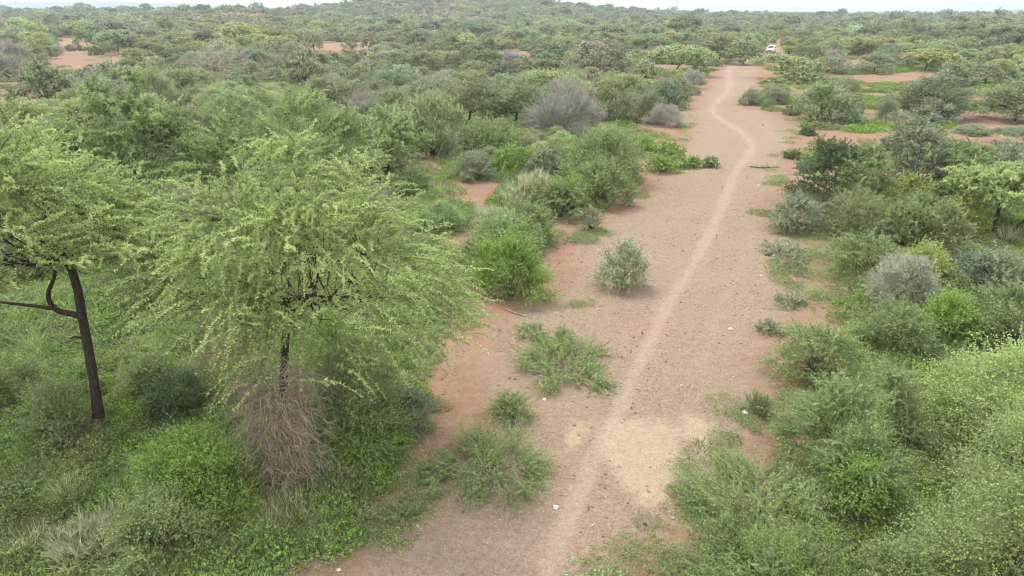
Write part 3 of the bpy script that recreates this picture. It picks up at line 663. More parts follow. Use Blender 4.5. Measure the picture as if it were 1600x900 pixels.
NAMEOF = dict(acacia='acacia_tree', tree='thorn_tree', dome='thorn_bush', bare='leafless_bush', dead='dead_tree')
CATOF = dict(acacia='tree', tree='tree', dome='bush', bare='bush', dead='tree')
LOOK = dict(acacia='flat-topped acacia', tree='rounded thorn tree', dome='domed thorn bush', bare='leafless thorn bush', dead='bare dead tree')
GROUPOF = dict(acacia='acacias across the bushland', tree='thorn trees across the bushland', dome='thorn bushes across the bushland', bare='leafless bushes across the bushland', dead='dead trees in the bushland')
prng = np.random.default_rng(5)
def dull(c):   # the dry bushland is greyer than the roadside growth
    v = np.array(COL[c] if isinstance(c, str) else c, float); return v if c in ('grey', 'greybrown') else v * .62 + np.array((.285, .315, .20)) * .38
def place_proto(kd, x, y, R, H, col, label, group=None, jit=.12, rz=None):
    v = int(prng.integers(NVAR[kd])); rz = prng.random() * 6.283 if rz is None else rz; d = math.hypot(x, y); z = float(hz(x, y)) - .05
    lod = 0 if d < 95 else 1
    pr, ph, me = PROTO[kd, v, lod]; sc = (R / pr, R / pr, H / ph); c4 = color4(dull(col), prng, jit)
    if lod == 0:
        root = bpy.data.objects.new(NAMEOF[kd], None); S.collection.objects.link(root); root.empty_display_size = .2
        for nm, m in zip(('trunk', 'crown') if kd != 'dome' else ('stems', 'foliage'), me):
            o = obj(nm, m, root); o.color = c4
    else:
        root = obj(NAMEOF[kd], me); root.color = c4
    root.location = (x, y, z); root.rotation_euler = (0, 0, rz); root.scale = sc
    return tag(root, label, CATOF[kd], group or GROUPOF[kd])

# plants of the middle distance that can be told apart: x0, x1, ytop, ybase in the photo
MID = [
 ('dome', 'round dark green bush standing alone at the far left', 30, 119, 100, 164, (.165, .22, .095), 'round dark left bush'),
 ('bare', 'grey leafless bush at the left border', -12, 52, 64, 112, 'grey', 'grey left-border bush'),
 ('dead', 'bare silvery dead tree in the left middle distance', 308, 388, 68, 124, 'grey', 'silvery dead tree'),
 ('bare', 'large grey leafless bush left of the road, beside twin-trunk acacias', 826, 937, 136, 214, 'grey', 'large grey bush'),
 ('tree', 'twin-trunk thorn tree left of the large grey bush, darker one', 684, 776, 116, 196, 'olive', 'darker twin-trunk tree'),
 ('tree', 'thorn tree with dark forked trunk touching the large grey bush', 752, 852, 122, 196, 'mid', 'dark forked tree'),
 ('tree', 'broad pale thorn tree behind the large grey bush', 800, 915, 106, 172, 'acacia', None),
 ('tree', 'grey-brown open tree standing tall in the middle distance', 888, 968, 62, 122, 'greybrown', 'grey-brown open tree'),
 ('dome', 'round green bush right of the large grey bush', 925, 990, 128, 192, 'mid', None),
 ('tree', 'drooping half-fallen tree beside the road, right of the round green bush', 990, 1040, 142, 192, 'olive', 'half-fallen tree'),
 ('bare', 'fallen grey branches at the foot of the half-fallen tree', 1012, 1062, 166, 200, 'grey', None),
 ('acacia', 'wide umbrella acacia left of the far road', 1008, 1094, 72, 120, 'acacia', 'wide umbrella acacia'),
 ('tree', 'domed tree beside the far road, left of the white car', 1128, 1196, 65, 104, 'mid', 'domed roadside tree'),
 ('acacia', 'dark acacia behind the domed roadside tree', 1096, 1150, 58, 100, 'olive', None),
 ('dome', 'round pale bush behind the slender pale acacia', 630, 726, 146, 250, 'feather', 'round pale bush'),
 ('dome', 'broad olive bush in the left middle, above the spiky acacia', 470, 560, 118, 172, 'olive', None),
 ('dome', 'yellow-green shrub mass at the left border', -20, 80, 158, 205, 'yellow', 'yellow-green left shrubs'),
 ('dome', 'yellow-green shrub right of the left-border shrub mass', 70, 165, 156, 200, 'yellow', None),
 ('dome', 'olive bush with brownish leaves left of the silvery dead tree', 440, 512, 80, 140, 'olive', None),
 # right of the road
 ('dome', 'big domed bush right of the path on the far open soil', 1238, 1340, 130, 194, 'mid', 'big domed right bush'),
 ('dome', 'smaller bush touching the right side of the big domed bush', 1298, 1342, 128, 180, 'olive', None),
 ('dome', 'low grey-green shrub right of the path, left of two', 1156, 1192, 140, 166, 'greygreen', 'low path-side shrub'),
 ('dome', 'loose shrub right of the low path-side shrub', 1194, 1230, 136, 164, 'greygreen', None),
 ('tree', 'broad dark tree on the right, above the long soil strip', 1392, 1496, 121, 186, 'dark', 'broad dark right tree'),
 ('dome', 'grey-green shrub in front of the broad dark right tree', 1425, 1490, 156, 196, 'greygreen', None),
 ('tree', 'wide green tree cut by the right border', 1528, 1640, 128, 190, 'mid', 'wide right-border tree'),
 ('dome', 'small grey shrub on the long soil strip', 1490, 1545, 194, 212, 'greygreen', 'small strip shrub'),
 ('acacia', 'thin little acacia at the right border on the soil strip', 1568, 1640, 198, 230, 'greygreen', None),
 ('tree', 'slim sapling in front of the broad dark right tree', 1368, 1396, 152, 194, 'greygreen', None),
 ('tree', 'round dark tree standing alone at the far right', 1518, 1560, 100, 136, 'bluegreen', 'round dark far-right tree'),
 ('tree', 'green tree left of the round dark far-right tree', 1460, 1520, 100, 140, 'mid', None),
 ('acacia', 'bright umbrella acacia in the right middle distance', 1408, 1480, 80, 115, 'yellow', 'bright umbrella acacia'),
 ('tree', 'grey-green tree left of the bright umbrella acacia', 1342, 1396, 86, 119, 'greygreen', 'pale right tree'),
 ('tree', 'small round tree in the right clearing', 1284, 1324, 92, 119, 'greygreen', 'small clearing tree'),
 ('dome', 'low spreading bush at the right road edge, nearest the far bend', 1224, 1285, 105, 134, 'mid', 'far bend bush'),
 ('acacia', 'spreading acacia behind the far bend bush', 1188, 1262, 88, 126, 'acacia', None),
 ('dome', 'very bright low bush at the road edge below the far bend bush', 1190, 1232, 122, 135, 'bright', None),
 ('tree', 'yellow tree standing out in the far right bushland', 1490, 1522, 56, 80, 'yellow', 'yellow far-right tree'),
 ('dome', 'dark evergreen bush in the far middle distance', 628, 676, 50, 78, 'dark', 'dark far-middle bush'),
 ('acacia', 'dark flat acacia in front of the pale far-left clearing', 215, 245, 42, 62, 'olive', 'dark far-left acacia'),
 ('tree', 'dark round tree left of the far-left clearing', 98, 122, 42, 60, 'dark', 'dark clearing tree'),
 ('dome', 'bluish dark bush in the middle, left of grey-brown tree', 755, 806, 94, 122, 'bluegreen', 'bluish middle bush'),
]
for kd, lab, x0, x1, yt, yb, c, an in MID:
    cx = (x0 + x1) / 2; g = ground_at(cx, yb); dep = g[1] * CP + CAM_H * SP; R = (x1 - x0) / 2 / F_PX * dep
    q = g[:2] + unit(g[:2]) * (R * .8 if kd in ('dome', 'bare') else R * .15)
    Zt = max(height_for(q[1], yt), .5); H = max(math.sqrt(max(Zt * Zt - (R * .9 * CAM_H / q[1]) ** 2, 0)), .5 * R)
    place_proto(kd, q[0], q[1], R * 1.02, H, c, lab, jit=.04); PLACED.append((q[0], q[1], R, H))
    if an: ANCHORS.append((cx, (yt + yb) / 2, an))

# ------------------------------------------------------------------ bushland: scatter by dart throwing
srng = np.random.default_rng(42)
GRID = {}
CELL = 6.0
def blocked(x, y, r):
    ix, iy = int(x // CELL), int(y // CELL); m = 2
    for a in range(ix - m, ix + m + 1):
        for b in range(iy - m, iy + m + 1):
            for (u, v, s) in GRID.get((a, b), ()):
                if (u - x) ** 2 + (v - y) ** 2 < ((r + s)) ** 2: return True
    return False
def put(x, y, r): GRID.setdefault((int(x // CELL), int(y // CELL)), []).append((x, y, r))
for x, y, r, h in PLACED: put(x, y, r * .8)
CARPX = (1203, 79)
BOXES = [(e[2], e[3], e[4], e[5]) for e in MID] + [(e[2], e[3], e[4], e[5]) for e in NEAR if e[5] < 400] + [(1478, 1625, 258, 364), (535, 662, 160, 285), (335, 585, 135, 330)]
BOXES = np.array([(a, b, c_, d_, np.hypot(*ground_at((a + b) / 2, d_)[:2])) for a, b, c_, d_ in BOXES])
def covers(x, y, R, H):
    px, py, dep = project(x, y, float(hz(x, y))); w = R / dep * F_PX; top = project(x, y, float(hz(x, y)) + H)[1]
    ox = np.minimum(px + w, BOXES[:, 1]) - np.maximum(px - w, BOXES[:, 0]); oy = np.minimum(py, BOXES[:, 3]) - np.maximum(top, BOXES[:, 2])
    fr = np.maximum(ox, 0) * np.maximum(oy, 0) / ((BOXES[:, 1] - BOXES[:, 0]) * (BOXES[:, 3] - BOXES[:, 2]))
    return bool(np.any((fr > .14) & (BOXES[:, 4] > math.hypot(x, y) - 1)))
def hides_open_soil(x, y, R, H):
    """would the plant stand in front of the road, a clearing, the car or one of the plants placed above?"""
    zs = float(hz(x, y)); xs = np.array([x - R, x, x + R, x - R * .7, x + R * .7, x, x - R, x + R, x, x - .8 * R, x + .8 * R]); zz = zs + np.array([0, 0, 0, H * .95, H * .95, H, H * .5, H * .5, H * .5, H * .75, H * .75])
    px, py, _ = project(xs, np.full(11, y), zz)
    l = np.interp(py, ROAD[:, 0], ROAD[:, 1]); r = np.interp(py, ROAD[:, 0], ROAD[:, 2])
    if np.any((px > l - 1) & (px < r + 1) & (py > 70)): return True
    if np.any((np.abs(px - CARPX[0]) < 16) & (py < 92) & (py > 66)) and math.hypot(x, y) < 180: return True
    return bool(clear_mask(px, py).any())
SCAT = []
def throw(n, r0, r1, kinds_p, spread, sizes, amax=40):
    rr = np.sqrt(srng.random(n) * (r1 * r1 - r0 * r0) + r0 * r0); aa = np.radians(srng.uniform(-amax, amax, n))
    for r, a in zip(rr, aa):
        x, y = r * math.sin(a), r * math.cos(a)
        kd = KINDS[int(np.searchsorted(np.cumsum(kinds_p), srng.random()))]
        s = srng.lognormal(0, .28) * sizes; R = {'acacia': 2.7, 'tree': 2.1, 'dome': 1.9, 'bare': 1.8, 'dead': 1.8}[kd] * s
        H = {'acacia': 1.35, 'tree': 1.75, 'dome': 1.25, 'bare': 1.4, 'dead': 1.6}[kd] * R * srng.uniform(.85, 1.15)
        if blocked(x, y, R * spread): continue
        px, py, _ = project(x, y, 0.)
        rightside = px > 1240 and 100 < py < 235
        if rightside and srng.random() < .72: continue
        if px > 1000 and 190 < py: continue
        if .5 * vnoise(x, y, 26, 31) + .5 * vnoise(x, y, 9, 32) < .36 and r < 300: continue
        if r < 420 and (hides_open_soil(x, y, R, H) or covers(x, y, R, H)): continue
        put(x, y, R * spread)
        n1 = float(vnoise(x, y, 35, 51)) + srng.normal() * .16; dk = srng.random()
        c = 'dark' if dk < .08 else 'yellow' if n1 > .92 else 'acacia' if n1 > .74 else 'mid' if n1 > .56 else 'olive' if n1 > .38 else 'greygreen'
        if kd in ('bare', 'dead'): c = 'grey'
        if -40 < math.degrees(a) < -16 and 200 < r < 420 and srng.random() < .45 and kd not in ('bare', 'dead'): c = 'yellow'  # sunlit band at the far left, put into the leaf colour as yellow
        SCAT.append([kd, x, y, R, H, c, px, py, R / max(r, 1)])
throw(700, 33, 60, (.15, .17, .64, .03, .01), .84, .72)
throw(3200, 55, 110, (.26, .24, .44, .04, .02), .84, .78)
throw(9000, 105, 230, (.30, .24, .43, .03, 0), .82, .86)
throw(19000, 225, 480, (.30, .22, .48, 0, 0), .84, .95, 41)
throw(22000, 470, 1150, (.28, .12, .60, 0, 0), .9, 1.12, 41)
SCAT.sort(key=lambda e: -e[8])
cnt = {}; IND, MASS = [], []
for e in SCAT:
    k = NAMEOF[e[0]]; cnt[k] = cnt.get(k, 0) + 1
    (IND if cnt[k] <= (225 if k == 'thorn_bush' else 260) and math.hypot(e[1], e[2]) < 330 else MASS).append(e)
# labels: look, and place beside the nearest landmark
ORD = ['', 'second', 'third', 'fourth', 'fifth', 'sixth', 'seventh', 'eighth', 'ninth', 'tenth', 'eleventh', 'twelfth', 'thirteenth', 'fourteenth', 'fifteenth', 'sixteenth', 'seventeenth', 'eighteenth', 'nineteenth', 'twentieth']
buck = {}
ANCHORS.append((1203, 79, 'parked white car')); ANCHORS.append((527, 72, 'far soil clearing')); ANCHORS.append((118, 66, 'far-left soil patch'))
for e in IND:
    kd, x, y, R, H, c = e[:6]; px, py, _ = project(x, y, H * .5)
    ds = [((px - a) ** 2 + (2.2 * (py - b)) ** 2, a, b, t) for a, b, t in ANCHORS]; dd, a, b, t = min(ds)
    dx, dy = px - a, 2.2 * (py - b)
    rel = ('left of' if dx < 0 else 'right of') if abs(dx) > abs(dy) else ('beyond' if dy < 0 else 'in front of')
    size = 'large' if R > (3.3 if kd == 'acacia' else 2.6) else 'small' if R < (2.1 if kd == 'acacia' else 1.5) else ''
    key = (kd, c, size, t, rel); buck.setdefault(key, []).append((dd, e))
for (kd, c, size, t, rel), lst in buck.items():
    lst.sort(key=lambda q: q[0])
    for i, (_, e) in enumerate(lst):
        what = ' '.join(w for w in (size, '' if c == 'grey' and kd == 'dead' else COLWORD[c], LOOK[kd]) if w)
        lab = f'{what}, nearest one {rel} the {t}' if i == 0 else f'{what}, {ORD[min(i, 19)]} nearest {rel} the {t}'
        if len(lab.replace('-', ' ').split()) > 16: lab = lab.replace(' nearest one', '').replace(' nearest', '').replace('domed thorn bush', 'bush').replace('rounded thorn tree', 'tree').replace('leafless thorn bush', 'bare bush')
        place_proto(kd, e[1], e[2], e[3], e[4], c, lab)

# ------------------------------------------------------------------ masses nobody could count: geometry-node scatters
def scatter_stuff(name, protos, pts, rotz, scl, col, idx):
    coll = bpy.data.collections.new(name + '_source')
    for i, me in enumerate(protos): coll.objects.link(bpy.data.objects.new(f'{name}_source_{i:02d}', me))
    me = bpy.data.meshes.new(name); pts = np.asarray(pts, np.float32); n = len(pts)
    me.vertices.add(n); me.vertices.foreach_set('co', pts.ravel())
    def at(nm, tp, key, v): a = me.attributes.new(nm, tp, 'POINT'); a.data.foreach_set(key, np.ascontiguousarray(v).ravel())
    at('rotz', 'FLOAT', 'value', np.asarray(rotz, np.float32)); at('scl', 'FLOAT_VECTOR', 'vector', np.asarray(scl, np.float32))
    at('col', 'FLOAT_COLOR', 'color', np.concatenate([np.asarray(col, np.float32), np.ones((n, 1), np.float32)], 1)); at('idx', 'INT', 'value', np.asarray(idx, np.int32))
    o = obj(name, me); o['kind'] = 'stuff'
    ng = bpy.data.node_groups.new(name, 'GeometryNodeTree')
    ng.interface.new_socket('Geometry', in_out='INPUT', socket_type='NodeSocketGeometry'); ng.interface.new_socket('Geometry', in_out='OUTPUT', socket_type='NodeSocketGeometry')
    N = ng.nodes.new; Lk = ng.links.new
    gi, go = N('NodeGroupInput'), N('NodeGroupOutput'); iop = N('GeometryNodeInstanceOnPoints'); ci = N('GeometryNodeCollectionInfo')
    ci.inputs['Collection'].default_value = coll; ci.inputs['Separate Children'].default_value = True; ci.inputs['Reset Children'].default_value = True
    def named(nm, tp): q = N('GeometryNodeInputNamedAttribute'); q.data_type = tp; q.inputs['Name'].default_value = nm; return q.outputs['Attribute']
    cx = N('ShaderNodeCombineXYZ'); Lk(named('rotz', 'FLOAT'), cx.inputs['Z'])
    iop.inputs['Pick Instance'].default_value = True
    Lk(gi.outputs[0], iop.inputs['Points']); Lk(ci.outputs[0], iop.inputs['Instance']); Lk(named('idx', 'INT'), iop.inputs['Instance Index'])
    Lk(cx.outputs[0], iop.inputs['Rotation']); Lk(named('scl', 'FLOAT_VECTOR'), iop.inputs['Scale']); Lk(iop.outputs[0], go.inputs[0])
    md = o.modifiers.new('scatter', 'NODES'); md.node_group = ng
    return o
def stuff_copy(me):
    m = me.copy()
    for i, mm in enumerate(m.materials):
        if mm in (M_LEAF, M_BROAD): m.materials[i] = M_LEAF_S
    return m
if MASS:
    keys = [(k, v, l) for l in (1, 2) for k in ('acacia', 'tree', 'dome', 'bare') for v in range(NVAR[k])]
    protos = [stuff_copy(PROTO[k][2]) for k in keys]; kidx = {k: i for i, k in enumerate(keys)}
    pts, rz, sc, cl, ix = [], [], [], [], []
    for kd, x, y, R, H, c, *_ in MASS:
        if kd == 'dead': kd = 'bare'
        v = int(prng.integers(NVAR[kd])); d = math.hypot(x, y); k = (kd, v, 1 if d < 260 else 2); pr, ph, _m = PROTO[k]
        pts.append((x, y, float(hz(x, y)) - .05)); rz.append(prng.random() * 6.28); sc.append((R / pr, R / pr, H / ph)); cl.append(color4(dull(c), prng, .12)[:3]); ix.append(kidx[k])
    o = scatter_stuff('far_bushland', protos, pts, rz, sc, cl, ix); o['label'] = 'far bushland of green thorn bushes and acacias up to the skyline'; o['category'] = 'bushland'
print('individuals', len(IND), 'mass', len(MASS), cnt)

# ground herbs, grass and gravel
def herb_proto(seed, R, H, n, ll, lw, style):
    rng = np.random.default_rng(seed)
    if style == 'grass':
        P = rng.normal(size=(n, 3)) * R * .4; P[:, 2] = 0
        D = unit(np.stack([P[:, 0] * 1.2 / R, P[:, 1] * 1.2 / R, np.ones(n)], -1) + rng.normal(size=(n, 3)) * .25)
        V, Fc = leaf_tris(P, D, np.full(n, .01), 0, 1, H * 1.2, lw, rng, (0, 14))
    else:
        m = n // 6; az = rng.random(m) * 6.283; u = rng.random(m); rr = R * np.sqrt(rng.random(m))
        P = np.stack([np.cos(az) * rr, np.sin(az) * rr, H * (1 - (rr / R) ** 2) * (.2 + .6 * u)], -1)
        D = unit(np.stack([np.cos(az) * .6, np.sin(az) * .6, np.full(m, .7)], -1) + rng.normal(size=(m, 3)) * .5)
        V, Fc = leaf_tris(P, D, R * .35 * (.6 + rng.random(m)), .3, 6, ll, lw, rng, (25, 80), quad=style == 'broad')
    V[:, 2] = np.maximum(V[:, 2], .004)
    return new_mesh('herb', V, [(Fc, 0, False)], [M_LEAF_S], rng.random(len(Fc)))
herbs = [herb_proto(1, .35, .24, 900, .052, .020, 'fine'), herb_proto(2, .40, .28, 780, .058, .030, 'broad'), herb_proto(3, .28, .38, 210, .1, .011, 'grass'),
         herb_proto(4, .45, .15, 900, .05, .020, 'fine'), herb_proto(5, .34, .36, 700, .060, .028, 'broad'), herb_proto(6, .3, .05, 300, .045, .018, 'fine')]
hr = np.random.default_rng(9); pts, rz, sc, cl, ix = [], [], [], [], []
n = 60000; rr = np.sqrt(hr.random(n) * (75 ** 2 - 8 ** 2) + 64) ; rr = 8 + (75 - 8) * hr.random(n) ** 1.35; aa = np.radians(hr.uniform(-43, 43, n)); X = rr * np.sin(aa); Y = rr * np.cos(aa)
px, py, _ = project(X, Y, 0 * X); rd = road_dist(X, Y); n1 = vnoise(X, Y, 3.2, 61); n2 = vnoise(X, Y, 9, 62); clr = clear_mask(px, py)
dens = sstep(.1, 2.0, -rd) * (.15 + 1.0 * sstep(.35, .7, n1 * .55 + n2 * .45))
dens *= np.where((px < 700) & (py > 430), 2.2, np.where(px < 760, .8, .75)); dens[clr] *= .05
dens = np.where((px > 1240) & (py > 190) & (py < 232), dens * .1, dens)
bare = in_poly(px, py, [(-80, 470), (60, 470), (110, 520), (60, 560), (-80, 560)]) | in_poly(px, py, [(-60, 770), (100, 800), (170, 770), (180, 812), (60, 870), (-60, 880)])
bare |= in_poly(px, py, [(1290, 830), (1340, 800), (1400, 830), (1390, 880), (1300, 890)]) | in_poly(px, py, [(1400, 560), (1450, 600), (1490, 680), (1440, 700), (1410, 640)])
dens[bare] *= .15
# sparse weeds on the margins of the road
fringe = (rd > -.2) & (rd < 1.9) & (n1 > .42); dens = np.where(fringe, .34 * sstep(1.9, .2, rd) + .05, dens)
fringe2 = in_poly(px, py, [(930, 370), (1035, 365), (1030, 400), (940, 405)]) | in_poly(px, py, [(1200, 400), (1300, 380), (1320, 480), (1230, 500)]) | in_poly(px, py, [(860, 340), (960, 340), (940, 470), (800, 500), (850, 430)]); dens = np.where(fringe2 & (n1 > .4), .4, dens)
keep = hr.random(n) < dens * .55
m2 = 16000; r2 = np.sqrt(hr.random(m2) * (170 ** 2 - 50 ** 2) + 2500); a2 = np.radians(hr.uniform(-38, 40, m2)); X2 = r2 * np.sin(a2); Y2 = r2 * np.cos(a2)
q1 = vnoise(X2 * .45, Y2, 5, 63) * .7 + vnoise(X2, Y2, 2.5, 64) * .3; px2, py2, _ = project(X2, Y2, 0 * X2)
k2 = (q1 > np.where(px2 > 1150, .58, .66)) & (road_dist(X2, Y2) < -1.0)
for x_, y_ in zip(X2[k2], Y2[k2]):
    s = 1.3 + 1.2 * hr.random(); pts.append((x_, y_, float(hz(x_, y_)))); rz.append(hr.random() * 6.28); sc.append((s * 1.3, s * 1.3, s)); cl.append(color4('bright' if hr.random() < .6 else 'mid', hr, .15)[:3]); ix.append(int(hr.integers(0, 2)))
tsel = hr.random(n)
for i in np.nonzero(keep)[0]:
    edge_ = fringe[i] or fringe2[i]
    k = 5 if edge_ and tsel[i] < .75 else 3 if edge_ else int(np.searchsorted([.34, .56, .63, .87, 1.0], tsel[i]))
    s = (.55 + .9 * hr.random()) * (1.0 if rr[i] < 25 else 1.35) * (.8 if edge_ else 1)
    c = ['feather', 'bright', 'straw' if hr.random() < .3 else 'acacia', 'feather', 'mid', 'feather'][k]
    pts.append((X[i], Y[i], float(hz(X[i], Y[i])))); rz.append(hr.random() * 6.28); sc.append((s, s, s * (.7 + .6 * hr.random()))); cl.append(color4(c, hr, .16)[:3]); ix.append(k)
o = scatter_stuff('ground_cover', herbs, pts, rz, sc, cl, ix); o['label'] = 'low green weeds and grass covering the soil beside the road'; o['category'] = 'ground cover'
print('herbs', len(pts))

def stone_mesh(seed, m, sub=1):
    import bmesh
    rng = np.random.default_rng(seed); bm = bmesh.new(); bmesh.ops.create_icosphere(bm, subdivisions=sub, radius=1)
    ax = np.array([1, .55 + .4 * rng.random(), .35 + .3 * rng.random()])
    pl = [(unit(rng.normal(size=3)), .55 + .3 * rng.random()) for _ in range(5)]
    for v in bm.verts:
        c = np.array(v.co) * (1 + .18 * rng.normal())
        for nn, d in pl:
            e = c @ nn - d
            if e > 0: c = c - nn * e
        c = c * ax; c[2] += .2; v.co = c
    me = bpy.data.meshes.new('stone'); bm.to_mesh(me); bm.free(); me.materials.append(m); return me
gm, N_, L_ = mat('gravel'); ai = N_('ShaderNodeAttribute', attribute_type='INSTANCER', attribute_name='col'); bb = N_('ShaderNodeBsdfPrincipled', _Roughness=.9); oo = N_('ShaderNodeOutputMaterial')
L_(ai.outputs['Color'], bb.inputs['Base Color']); L_(bb.outputs[0], oo.inputs[0])
gp = [stone_mesh(i, gm, 1) for i in range(5)]
gr = np.random.default_rng(3); n = 36000; rr = 8 + 47 * gr.random(n) ** 1.3; aa = np.radians(gr.uniform(-28, 40, n)); X = rr * np.sin(aa); Y = rr * np.cos(aa)
rd = road_dist(X, Y); pd = path_dist(X, Y); px, py, _ = project(X, Y, 0 * X); n1 = vnoise(X, Y, 2.2, 71)
keep = (rd > -1.2) & (pd > .25) & (gr.random(n) < (.25 + .75 * sstep(.3, .7, n1)) * (1 - .85 * sand_mask(px, py)))
X, Y, rr = X[keep], Y[keep], rr[keep]; n = len(X)
s = gr.lognormal(math.log(.0175), .55, n) * (1 + rr / 140); s = np.clip(s, .007, .06)
base = np.array([(.34, .24, .18), (.40, .29, .225), (.47, .38, .30), (.30, .21, .16), (.56, .50, .44)])[gr.choice(5, n, p=[.36, .32, .16, .11, .05])]
o = scatter_stuff('gravel', gp, np.stack([X, Y, hz(X, Y)], -1), gr.random(n) * 6.28, np.repeat(s[:, None], 3, 1), base * .55 * (1 + .2 * gr.normal(size=(n, 1))), gr.integers(0, 5, n))
o['label'] = 'small stones strewn over the bare dirt road'; o['category'] = 'gravel'

# single stones and sticks that can be picked out
STONES = [('white angular stone beside the small round weed on the left of the road', 797, 624, 9, M_PALE), ('pale flat scrap of stone right of the white angular stone', 850, 622, 6, M_PALE),
 ('white stone at the bottom edge left of the road', 529, 890, 6, M_PALE), ('reddish stone at the bottom left of the road', 636, 874, 8, M_ROCK), ('grey stone at the edge of the weeds below the shaded shrub', 567, 745, 11, M_DARKROCK),
 ('brown stone on the side trail left of the small round weed', 732, 642, 5, M_ROCK), ('flat pale stone beside the small upright tuft on the right', 1164, 643, 10, M_PALE), ('small white stone below the small upright tuft', 1180, 657, 5, M_PALE),
 ('pale flat stone in the road centre below the path', 868, 793, 9, M_PALE), ('flat whitish stone near the right road edge above the tuft', 1141, 518, 7, M_PALE), ('flat pale stone in the road beside right weed patch', 1190, 430, 6, M_PALE),
 ('small white scrap on the road below the dead branch', 1185, 289, 3, M_PALE), ('dark clod on the reddish bank left of lone shrub', 918, 432, 6, M_ROCK), ('dark clod at the foot of the bright roadside bush', 893, 440, 5, M_ROCK),
 ('reddish clod farther up the bank below the silvery grass', 886, 352, 4, M_ROCK), ('small dark stone on open soil right of the path bend', 1192, 196, 3, M_DARKROCK), ('dark clod beside the small dark soil tuft', 1250, 218, 3, M_DARKROCK)]
for i, (lab, a, b, w, m) in enumerate(STONES):
    g = ground_at(a, b); dep = g[1] * CP + CAM_H * SP; o = obj('stone', stone_mesh(50 + i, m, 2), None, (g[0], g[1], float(hz(g[0], g[1])) - .01)); r = .62 * w / F_PX * dep; o.scale = (r, r, r); o.rotation_euler = (0, 0, i * 1.3)
    tag(o, lab, 'stone', 'single stones on the bare soil')
def stick(name, label, pxs, r0, m, forks=0, seed=0, cat='branch', lift=.03):
    rng = np.random.default_rng(seed); P = np.array([ground_at(a, b) for a, b in pxs]); P[:, 2] = hz(P[:, 0], P[:, 1]) + lift
    c = P.mean(0); c[2] -= lift; Q = smooth_curve(P - c, 3); k = len(Q)
    parts = [(Q[None], np.linspace(r0, r0 * .45, k)[None])]
    for f in range(forks):
        s = Q[rng.integers(1, k)]; e = s + unit(rng.normal(size=3) * np.array([1, 1, .35]) + np.array([0, 0, .3])) * np.linalg.norm(Q[-1] - Q[0]) * rng.uniform(.15, .4); e[2] = max(e[2], .02)
        parts.append((curve_pts(s[None], e[None], np.zeros((1, 3)), 4, rng, .2), np.linspace(r0 * .5, r0 * .15, 4)[None]))
    V, Fq, off = [], [], 0
    for p_, r_ in parts: v, q = tubes(p_, r_, 5); V.append(v); Fq.append(q + off); off += len(v)
    o = obj(name, new_mesh(name, np.concatenate(V), [(np.concatenate(Fq), 0, True)], [m]), None, tuple(c)); tag(o, label, cat)
stick('fallen_branch', 'dark fallen branch lying on the soil at the path bend', [(1172, 262), (1190, 264), (1208, 263)], .05, M_STEM, 16, 1, lift=.08)
stick('dry_stick', 'pale dry stick on the ground below the bright roadside bush', [(789, 481), (803, 488), (822, 493)], .025, M_TWIG, 1, 2)
stick('dry_stick', 'pale dry stick among weeds at the bottom left', [(425, 866), (443, 856)], .018, M_TWIG, 0, 3)
stick('dry_stick', 'short pale stick at the bottom left edge', [(449, 893), (469, 886)], .016, M_TWIG, 0, 4)
stick('dry_stick', 'white bare stick leaning from the green right-edge bush', [(1346, 424), (1364, 412)], .03, M_PALE, 0, 5, lift=.6)

